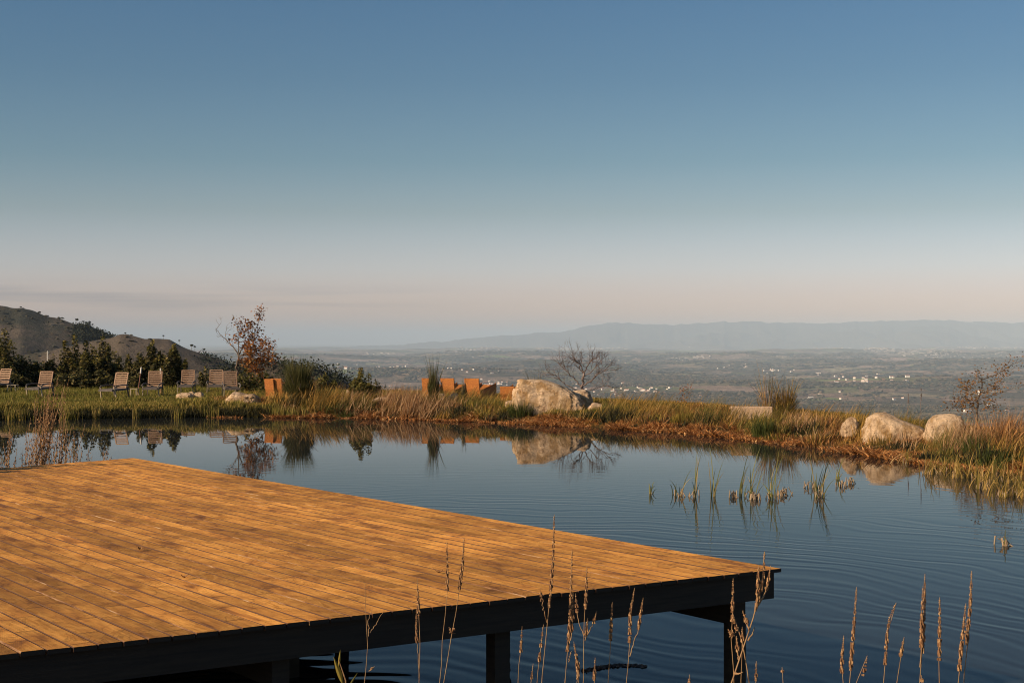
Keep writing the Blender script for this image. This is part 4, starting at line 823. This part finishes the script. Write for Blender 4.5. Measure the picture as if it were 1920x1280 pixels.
hs = 0
for (x0, x1, y0, y1), n, where in VIL:
    for k in range(n):
        far_ = 'tightly' in where
        q = on_valley(rng.uniform(x0, x1), np.clip(rng.normal((y0+y1)/2, (y1-y0)/3.2), y0, y1))
        if q is None: continue
        i = 5 if ('farms' in where and k < 3) else random.choice((0, 1, 2, 3, 4))
        o = protos[i] if not used[i] else protos[i].copy()
        if used[i]: col.objects.link(o)
        used[i] = True; o.location = q; o.rotation_euler.z = rng.uniform(-.9, .9); s_ = rng.uniform(.85, 1.35)*(1.25 if q[1] > 9000 else 1); o.scale = (s_,)*3
        tag(o, 'small pale house in '+where, 'house', 'houses of '+where); hs += 1
for k, pr in enumerate(protos):
    if not used[k]: bpy.data.objects.remove(pr)
# far towns: thousands of specks of pale walls, one mass
mb = MB()
for (x0, x1, y0, y1, n) in [(1330, 1430, 643, 647, 120), (1525, 1600, 648, 653, 160), (1620, 1680, 652, 660, 160), (1680, 1790, 655, 668, 160), (1005, 1075, 652, 657, 70), (1790, 1920, 645, 655, 120), (1200, 1330, 645, 652, 90), (850, 960, 650, 658, 60), (1240, 1310, 670, 676, 40), (1750, 1900, 663, 672, 80), (1300, 1330, 668, 672, 40), (1100, 1180, 652, 655, 50), (1450, 1500, 668, 673, 40), (880, 930, 668, 671, 30), (680, 740, 662, 665, 30)]:
    for k in range(int(n*.6)):
        q = on_valley(rng.uniform(x0, x1), rng.uniform(y0, y1))
        if q is None: continue
        s_ = max(1, q[1]/9000); mb.box((q[0], q[1], q[2]+4*s_*.6), (11*s_*rng.uniform(.6, 1.5), 9*s_, 5*s_*.8), rz=rng.uniform(-.5, .5))
tag(mb.build('distant_buildings', M['farplaster']), 'specks of far towns scattered over the hazy valley', 'buildings', kind='stuff')
p = on_valley(1318, 645)
if p: m = MB(); m.tube([(0, 0, 0), (0, 0, 130)], [9, 6], 8); o = m.build('chimney_stack', M['plaster']); o.location = p; tag(o, 'tall pale chimney standing alone on the far plain', 'chimney')

# ------------------------------------------------------------------ reeds in the water
def reed(px, py, tips, lb, stubs=0, r=.07, n=8, mat='reed', name='reed_clump'):
    p = G(px, py); Y = p[1]; rt = empty(name, (p[0], p[1], 0)); tag(rt, lb, 'reed clump'); m = MB()
    def leaf(x0, y0, tip, w, bend=0):
        a = np.array((x0, y0, -.05)); e = np.array(((tip[0]-px)*Y/F, y0+rng.uniform(-.15, .15), (py-tip[1])*Y/F)); mid = a*.45+e*.55+np.array((-(e[0]-a[0])*.28, 0, .06+bend))
        tt = np.linspace(0, 1, 8)[:, None]; c = a*(1-tt)**2+2*mid*tt*(1-tt)+e*tt**2; ya = rng.uniform(-.5, .5); ww_ = w*(1-np.linspace(0, 1, 8)**2.2)*.5+.001
        sd_ = np.array((math.cos(ya), math.sin(ya), 0)); V = np.concatenate([c-sd_*ww_[:, None], c+sd_*ww_[:, None]]); m.add(V, [[k, k+1, k+9, k+8] for k in range(7)])
    for tp in tips:
        for j in range(2): leaf(rng.normal(0, r*.4), rng.normal(0, r*.4), (tp[0]+rng.normal(0, 3 if j else 0), tp[1]+(rng.uniform(8, 34) if j else 0)), .014, tp[2] if len(tp) > 2 else 0)
    for j in range(n if r > .1 else n//2): leaf(rng.normal(0, r*.5), rng.normal(0, r*.5), (px+rng.normal(0, 9), py-rng.uniform(8, 30)), .015)
    if m.n: m.build('leaves', M[mat], rt)
    if stubs:
        s = MB()
        for j in range(stubs):
            x0 = rng.normal(0, .06); y0 = rng.normal(0, .06); s.tube([(x0, y0, -.1), (x0+rng.normal(0, .02), y0, rng.uniform(.04, .13))], .010, 6)
        for j in range(stubs//2+1): a = rng.uniform(-1, 1); s.tube([(rng.normal(0, .04), 0, rng.uniform(.05, .13)), (a*.13, rng.normal(0, .04), -.01)], [.008, .006], 5)
        s.build('stubs', M['stub'], rt)
reed(1221, 925, [(1216, 907, .1), (1230, 904, .12), (1236, 912, .1)], 'small arched reed tuft standing at the left end of the reed line', n=3)
reed(1265, 926, [(1252, 908, .1), (1268, 905)], 'bent thin reeds second from the left in the reed line', n=3)
reed(1279, 930, [(1300, 880, .05), (1272, 910)], 'curved reed with a dry root knot left of the first tall clump', 4, n=3)
reed(1301, 931, [(1313, 848), (1309, 846), (1296, 900)], 'first tall narrow reed clump, two blades crossing at the tip', 3, n=7)
reed(1338, 930, [(1329, 832), (1356, 864), (1342, 878), (1350, 905)], 'tall forked reed clump with a thin straight blade rising left', 0, n=8)
reed(1373, 932, [], 'low knot of pale reed stubs right of the forked clump', 8, n=0)
reed(1390, 930, [(1400, 872), (1408, 843, .02), (1395, 890)], 'bright green leaf blade clump left of the centre reeds', 0, n=6)
reed(1407, 930, [(1429, 838), (1407, 866), (1420, 902)], 'centre reed clump with the longest blade leaning right', 3, n=6)
reed(1417, 936, [(1438, 880)], 'thick bundle of pale reed stubs in the middle of the line', 10, n=3)
reed(1447, 935, [(1458, 842), (1470, 848), (1441, 872), (1430, 905)], 'tall brown reed clump with two blades bent far right', 4, n=8)
reed(1467, 929, [(1455, 905)], 'small stub knot right of the brown reed clump', 7, n=2)
reed(1475, 926, [], 'tiny stub knot at the right of the middle group', 4, n=0)
reed(1517, 914, [(1520, 900)], 'short pale stubs left of the last tall reeds', 6, n=2)
reed(1528, 920, [(1519, 842), (1532, 886), (1526, 900)], 'single long blade standing left of the last tall clump', 0, n=2)
reed(1537, 932, [(1560, 842), (1554, 850), (1545, 866), (1562, 880), (1566, 925)], 'last tall reed clump with dark broken stems lying right', 6, n=7)
reed(1571, 898, [(1584, 852), (1578, 858), (1568, 870)], 'short green reed clump rising behind pale stubs', 0, n=6)
reed(1580, 912, [], 'pair of thick pale stubs below the short green clump', 9, n=0)
reed(1596, 906, [(1610, 900)], 'sprawling dry reed stubs at the right end of the line', 8, n=2)
reed(1882, 1022, [(1880, 990)], 'lone little reed stub far forward in open water', 5, r=.03, n=0)
for px, py, h, lb in [(1840, 915, 45, 'upright reed clump in the shallows nearest the squarish boulder'), (1895, 905, 60, 'dense golden reed clump in the shallows at the right edge'), (1912, 930, 50, 'forward golden reed clump at the right edge of the picture'), (1795, 895, 48, 'leaning yellow reeds at the water edge before the squarish boulder'), (1745, 888, 52, 'yellow reed blades at the water edge under the gap of the boulders'), (1870, 893, 40, 'short reed clump between the upright and the dense golden ones'), (1700, 868, 30, 'short reeds at the bank before the rounded boulder'), (1855, 905, 62, 'tall yellow reed clump in the shallows just left of the dense golden one'), (1878, 930, 40, 'low golden reeds in open shallows in front of the dense clump'), (1820, 895, 52, 'fan of yellow reeds at the water edge below the orange-leaved sapling'), (1925, 900, 80, 'tallest golden reeds, half cut by the right edge of the picture'), (1770, 884, 40, 'thin golden reeds at the water edge left of the fan of yellow ones')]:
    reed(px, py, [(px+rng.uniform(-12, 20), py-h*rng.uniform(.7, 1)) for k in range(9)], lb, 4, r=.26, n=15, mat='goldreed')
# floating weed under the deck corner
m = MB(); tt = np.linspace(0, 1, 40); pa = G(1092, 1258); pb = G(1212, 1249)
f = rng.random(420); c = (pb-pa)[None]*f[:, None]; c[:, 1] += rng.normal(0, .022, 420)*(.4+1.2*vnoise(f*9, f*0+2))+.10*np.sin(f*3.1); c[:, 2] = rng.uniform(.002, .006, 420); leaves(m, c, .03, flat=.05)
o = m.build('floating_weed', M['twig']); o.location = pa; tag(o, 'thin raft of dark weed floating in the shade under the deck corner', 'water weed')

# ------------------------------------------------------------------ dry stalks on the near bank
def stalk(paths, Y, lb, heads=True, thick=.0035, flower=None, group='dry seed stalks on the near bank'):
    """paths: photo polylines from tip to foot; the first is the main stem, (polyline, seed fraction)"""
    main = paths[0][0]; (xa, ya), (xb, yb) = main[-2], main[-1]; foot = P(xb, yb, Y); px_d = (xb-xa)/max(1e-3, yb-ya)
    x = foot[0]; g = gz(x, Y)
    ext_y = (foot[2]-g)*F/Y; base = P(xb+px_d*ext_y*.6, yb+ext_y, Y); g = gz(base[0], Y)
    r = empty('dry_seed_stalk', (base[0], Y, g)); tag(r, lb, 'dry stalk', group); st = MB(); rel = np.array((base[0], Y, g))
    for i, (pl, fr) in enumerate(paths):
        pts = [P(a, b, Y)-rel for a, b in pl]; dy = rng.normal(0, .03)
        if i == 0: pts.append(np.array((0, 0, -.03)))
        pts = np.array(pts)[::-1]; n = len(pts); pts[:, 1] += np.linspace(0, dy, n)
        tt = np.linspace(0, 1, 16); seg = np.r_[0, np.cumsum(np.linalg.norm(np.diff(pts, axis=0), axis=1))]; tot = seg[-1]; xs = np.stack([np.interp(tt*tot, seg, pts[:, k]) for k in range(3)], -1)
        xs[1:-1] += rng.normal(0, .0015, (14, 3)); rt = thick*.85 if i == 0 else thick*.6; st.tube(xs, np.linspace(rt, rt*.35, 16), 6)
        if fr > 0:
            sd_ = MB(); vis = np.linalg.norm(P(*pl[0], Y)-P(*pl[-1], Y)); Ls = min(tot, vis*fr); cnt = int(Ls/.0065)
            for k in range(cnt):
                f = k/cnt
                if rng.random() < .10: continue
                q = tot-.012-Ls*f; c = np.array([np.interp(q, seg, pts[:, kk]) for kk in range(3)]); rr = (.0018+.0022*min(1, f*1.6))*(1+.15*(thick/.0036-1))*rng.uniform(.7, 1.3)
                for w_ in range(3):
                    a = k*2.4+w_*2.09; o_ = np.array((math.cos(a), math.sin(a), .35))*rr; sd_.box(c+o_, (rr*1.1, rr*1.1, rr*1.7), rz=a)
            if sd_.n: sd_.build('seed_spike', M['seed'], r)
    if flower:
        sd_ = MB(); c = P(*flower, Y)-rel
        for k in range(26):
            a = rng.uniform(0, 6.28); d = np.array((math.cos(a)*.6, math.sin(a)*.6, rng.uniform(-.2, 1.3)))*rng.uniform(.012, .03); sd_.tube([c, c+d*.6, c+d], [.001, .0012, .0022], 4)
        sd_.build('flower_head', M['seed'], r)
    st.build('stem', M['stalk'], r)
    return r
ST = [
 ([([(685, 1092), (685, 1150), (691, 1192), (688, 1235), (682, 1280)], 0), ([(719, 1147), (706, 1168), (694, 1186)], 0), ([(697, 1140), (690, 1165), (691, 1192)], 0), ([(703, 1246), (692, 1258)], .6)], 6.2, 'branching thin stalk, leftmost of those crossing the deck edge', 0),
 ([([(780, 1091), (783, 1150), (787, 1200), (786, 1280)], .35), ([(781, 1140), (780, 1180), (784, 1230), (786, 1270)], .5)], 6.2, 'double stalk with short seeds left of the tallest deck-crossing pair', 0),
 ([([(838, 1012), (839, 1100), (832, 1190), (823, 1280)], .35)], 6.0, 'tall straight stalk left of the one with the orange flower head', 0),
 ([([(870, 1008), (867, 1060), (858, 1130), (847, 1192), (831, 1280)], .35)], 6.0, 'tall stalk carrying a withered orange flower head', 1),
 ([([(979, 1172), (976, 1230), (971, 1280)], .45)], 6.0, 'short stalk beside the middle deck post', 0),
 ([([(1039, 963), (1037, 1040), (1033, 1100), (1026, 1170), (1015, 1280)], .55), ([(1012, 1099), (1017, 1130), (1025, 1166)], .35)], 5.6, 'tallest stalk in the middle, its spike over the deck edge', 0),
 ([([(1019, 1169), (1013, 1220), (1006, 1280)], .6)], 5.8, 'short spike just left of the tallest stalk foot', 0),
 ([([(1000, 1246), (998, 1262), (996, 1282)], .8)], 5.8, 'tiny spike at the bottom right of the middle deck post', 0),
 ([([(1073, 1030), (1071, 1100), (1068, 1180), (1059, 1280)], .75), ([(1075, 1112), (1074, 1160), (1070, 1200)], .8), ([(1072, 1224), (1066, 1240)], .3)], 5.6, 'thick-spiked stalk second of the tall middle ones', 0),
 ([([(1100, 1060), (1099, 1110), (1096, 1190), (1092, 1280)], .35), ([(1119, 1142), (1112, 1168), (1098, 1196)], .4), ([(1080, 1114), (1083, 1160), (1096, 1194)], .4), ([(1102, 1158), (1100, 1180), (1097, 1200)], .7)], 5.7, 'candelabra-shaped stalk with four arms near the centre', 0),
 ([([(1076, 1202), (1082, 1240), (1086, 1282)], .7)], 5.5, 'short spike leaning left under the candelabra stalk', 0),
 ([([(1088, 1246), (1085, 1262), (1083, 1282)], .8)], 5.5, 'tiny spike at the foot of the candelabra stalk', 0),
 ([([(1116, 1232), (1115, 1255), (1114, 1282)], .8)], 5.5, 'stubby spike in front of the floating weed', 0),
 ([([(1148, 1128), (1145, 1190), (1140, 1282)], .45)], 5.7, 'single straight spike crossing the floating weed', 0),
 ([([(1190, 1102), (1182, 1150), (1180, 1230), (1174, 1282)], .55), ([(1206, 1120), (1197, 1180), (1181, 1230)], .5)], 5.7, 'forked stalk with two long spikes right of the floating weed', 0),
 ([([(1434, 1034), (1432, 1080), (1418, 1140), (1400, 1200), (1370, 1282)], .42), ([(1422, 1058), (1420, 1110), (1416, 1146)], .6), ([(1450, 1064), (1440, 1108), (1416, 1146)], .5), ([(1394, 1145), (1400, 1165), (1405, 1180)], .6), ([(1415, 1176), (1410, 1190), (1402, 1200)], 0), ([(1389, 1254), (1383, 1260), (1377, 1262)], 0)], 5.2, 'thick orange branching stalk before the corner post', 0),
 ([([(1377, 1086), (1375, 1150), (1372, 1190), (1377, 1255), (1377, 1270)], .42)], 5.3, 'upright spike with tiny dry leaves before the corner post', 2),
 ([([(1378, 1154), (1381, 1175), (1395, 1208), (1396, 1212)], .5), ([(1380, 1190), (1382, 1215), (1385, 1236)], .6)], 5.25, 'short double spike beside the thick orange stalk', 0),
 ([([(1390, 1172), (1391, 1190), (1390, 1225)], .5)], 5.25, 'small spike low against the corner post', 0),
 ([([(1420, 1241), (1419, 1258), (1418, 1282)], .8)], 5.4, 'stubby spike just right of the corner post', 0),
 ([([(1294, 1266), (1293, 1274), (1293, 1284)], .8)], 5.4, 'tip of a spike barely rising at the bottom edge before the corner post', 0),
 ([([(1473, 1258), (1472, 1270), (1472, 1284)], .3)], 5.4, 'faint stalk tip at the bottom edge right of the corner post', 0),
 ([([(1586, 1194), (1582, 1230), (1580, 1255), (1583, 1282)], .75)], 5.2, 'short spike, first of the right-hand group', 0),
 ([([(1612, 1104), (1606, 1170), (1599, 1240), (1595, 1282)], .85)], 5.1, 'tall full spike second in the right-hand group', 0),
 ([([(1627, 1229), (1623, 1250), (1618, 1268), (1604, 1282)], .6)], 5.1, 'small curved spike at the foot of the second tall one', 0),
 ([([(1683, 1131), (1670, 1160), (1665, 1190), (1661, 1240), (1658, 1282)], .75)], 5.1, 'spike curving right at its tip in the right-hand group', 0),
 ([([(1684, 1185), (1682, 1220), (1677, 1282)], .4)], 5.1, 'thin spike right of the curved one', 0),
 ([([(1734, 1075), (1733, 1150), (1729, 1230), (1723, 1282)], .7), ([(1728, 1096), (1727, 1150), (1727, 1220), (1725, 1250)], .75)], 5.0, 'tall double spike in the middle of the right-hand group', 0),
 ([([(1763, 1120), (1763, 1150), (1762, 1220), (1761, 1282)], .7)], 5.0, 'spike with a bare tip right of the double one', 0),
 ([([(1734, 1270), (1733, 1276), (1733, 1284)], .8)], 5.0, 'tiny tip at the foot of the double spike', 0),
 ([([(1805, 1127), (1801, 1180), (1797, 1240), (1794, 1282)], .8)], 4.9, 'straight spike left of the tallest right-hand one', 0),
 ([([(1821, 1069), (1819, 1130), (1813, 1200), (1806, 1282)], .65), ([(1810, 1162), (1811, 1185), (1812, 1205)], .9)], 4.9, 'tallest right-hand stalk with a side spike', 0)]
for pth, Y, lb, fl in ST:
    stalk(pth, Y, lb, flower=(847, 1186) if fl == 1 else ((1373, 1192) if fl == 2 else None), thick=.0062 if 'thick orange' in lb else .0036)
# leafy sprig bottom centre
p = P(648, 1275, 6.2); g = gz(p[0], 6.2); r = empty('leafy_sprig', (p[0], 6.2, g)); tag(r, 'young sprig with yellow-green leaves at the bottom edge left of the thin stalks', 'sprig'); m = MB(); hh = p[2]-g
m.tube([(0, 0, -.02), (0, 0, hh), (-.03, 0, hh+.09)], [.004, .003, .0015], 5); m.build('stem', M['stalk'], r); m = MB()
for (a, b, s) in [((-.01, hh-.02), (-.055, hh+.10), .02), ((-.03, hh+.06), (-.025, hh+.13), .011), ((.0, hh-.05), (.05, hh+.03), .016), ((0, hh-.09), (-.04, hh-.02), .016)]:
    tt = np.linspace(0, 1, 7)[:, None]; A_ = np.array((a[0], 0, a[1])); B_ = np.array((b[0], .02, b[1])); c = A_*(1-tt)+B_*tt; wd = s*np.sin(np.pi*tt**.8)*.5+.0005; n_ = np.array((1, .3, .4)); n_ = n_/np.linalg.norm(n_)
    m.add(np.concatenate([c-n_*wd, c+np.array((0, -.004, 0)), c+n_*wd]), [[q*7+k, q*7+k+1, (q+1)*7+k+1, (q+1)*7+k] for q in (0, 1) for k in range(6)])
m.build('leaves', M['rushgold'], r)
# tall dry grasses behind the far left corner of the deck
def tallgrass(px, py, Y, tips, lb, n=60, h=.9):
    x = (px-960)*Y/F; g = gz(x, Y); r = empty('tall_dry_grass', (x, Y, g)); tag(r, lb, 'dry grass'); st = MB(); sd_ = MB()
    for (a, b) in [(p_[0]+rng.normal(0, 9)*k_, p_[1]+abs(rng.normal(0, 16))*k_) for p_ in tips for k_ in (0, 1, 1)]:
        e = P(a, b, Y)-np.array((x, Y, g)); p0 = np.array((rng.normal(0, .12), rng.normal(0, .12), -.02)); e[1] += rng.normal(0, .2); mid = (p0+e)/2+np.array((-.12*(e[0]-p0[0]), 0, .05)); tt = np.linspace(0, 1, 10)[:, None]; c = p0*(1-tt)**2+2*mid*tt*(1-tt)+e*tt**2
        st.tube(c, np.linspace(.006, .002, 10), 4, cap=False)
        for k in range(26): f = 1-.4*rng.random(); q = c[int(f*9)]+(c[9]-c[8])*rng.uniform(-.8, .8); d = rng.normal(0, .012, 3); sd_.box(q+d, (.008, .008, .022), rz=k)
    n = int(n*2.2); a = rng.uniform(0, 6.28, n); rr = .40*np.sqrt(rng.random(n)); blades(st, np.c_[rr*np.cos(a), rr*np.sin(a), np.full(n, -.02)], h*rng.uniform(.4, 1, n), rng.uniform(.006, .012, n), rng.uniform(.2, .7, n), np.where(rng.random(n) < .7, WIND, a), m=0, segs=3)
    st.build('stems', M['straw'], r); sd_.build('seed_heads', M['seed'], r)
tallgrass(8, 872, 20.4, [(28, 800), (16, 815), (40, 835), (-6, 820), (20, 845)], 'pale dry grass clump at the left edge behind the deck', 260, .75)
tallgrass(40, 872, 20.8, [(62, 776), (56, 800), (72, 820), (86, 790), (64, 840)], 'reddish grass clump behind the deck, second from the left edge', 240, .8)
tallgrass(60, 870, 21.0, [(110, 704), (104, 712), (99, 722), (94, 745), (90, 760), (86, 770), (100, 735), (115, 724), (82, 790), (88, 750)], 'tallest feathery grass clump behind the deck, leaning right', 260, .95)
tallgrass(78, 870, 21.3, [(92, 800), (98, 815), (84, 830), (108, 790), (102, 842)], 'leafy brown grass clump at the foot of the tallest feathery one', 200, .8)
tallgrass(112, 868, 21.6, [(130, 768), (133, 775), (126, 785), (139, 815), (128, 800), (124, 820)], 'dark-headed tall grass clump right of the tallest feathery one', 60, .5)
tallgrass(140, 864, 21.8, [(160, 834), (164, 853), (142, 830), (150, 845)], 'small sparse dark grass clump near the deck corner', 10, .3)
tallgrass(165, 861, 22.0, [(185, 840), (198, 840), (190, 848)], 'two thin pale stems nearest the deck corner', 4, .25)
tuft('bank_tussock', -7.9, 19.2, .6, .75, 500, M['dry'], 'brown tussock behind the deck at the left edge', 'grass tussock', lean=.5, dirn=WIND)

# ------------------------------------------------------------------ haze over the valley
t = bpy.data.materials.new('haze_air'); t.use_nodes = True; nt = t.node_tree; nt.nodes.remove(nt.nodes['Principled BSDF']); pvn = nt.nodes.new('ShaderNodeVolumePrincipled')
pvn.inputs['Color'].default_value = (.585, .725, .875, 1); pvn.inputs['Density'].default_value = 3.0e-5; pvn.inputs['Anisotropy'].default_value = -.25
nt.links.new(pvn.outputs[0], nt.nodes['Material Output'].inputs['Volume'])
m = MB(); zt, zb = 800, -1200; m.box((0, 0, (zt+zb)/2), (270000, 270000, zt-zb)); o = m.build('haze', t); tag(o, kind='stuff')
print('houses', hs, 'objects', len(bpy.data.objects))
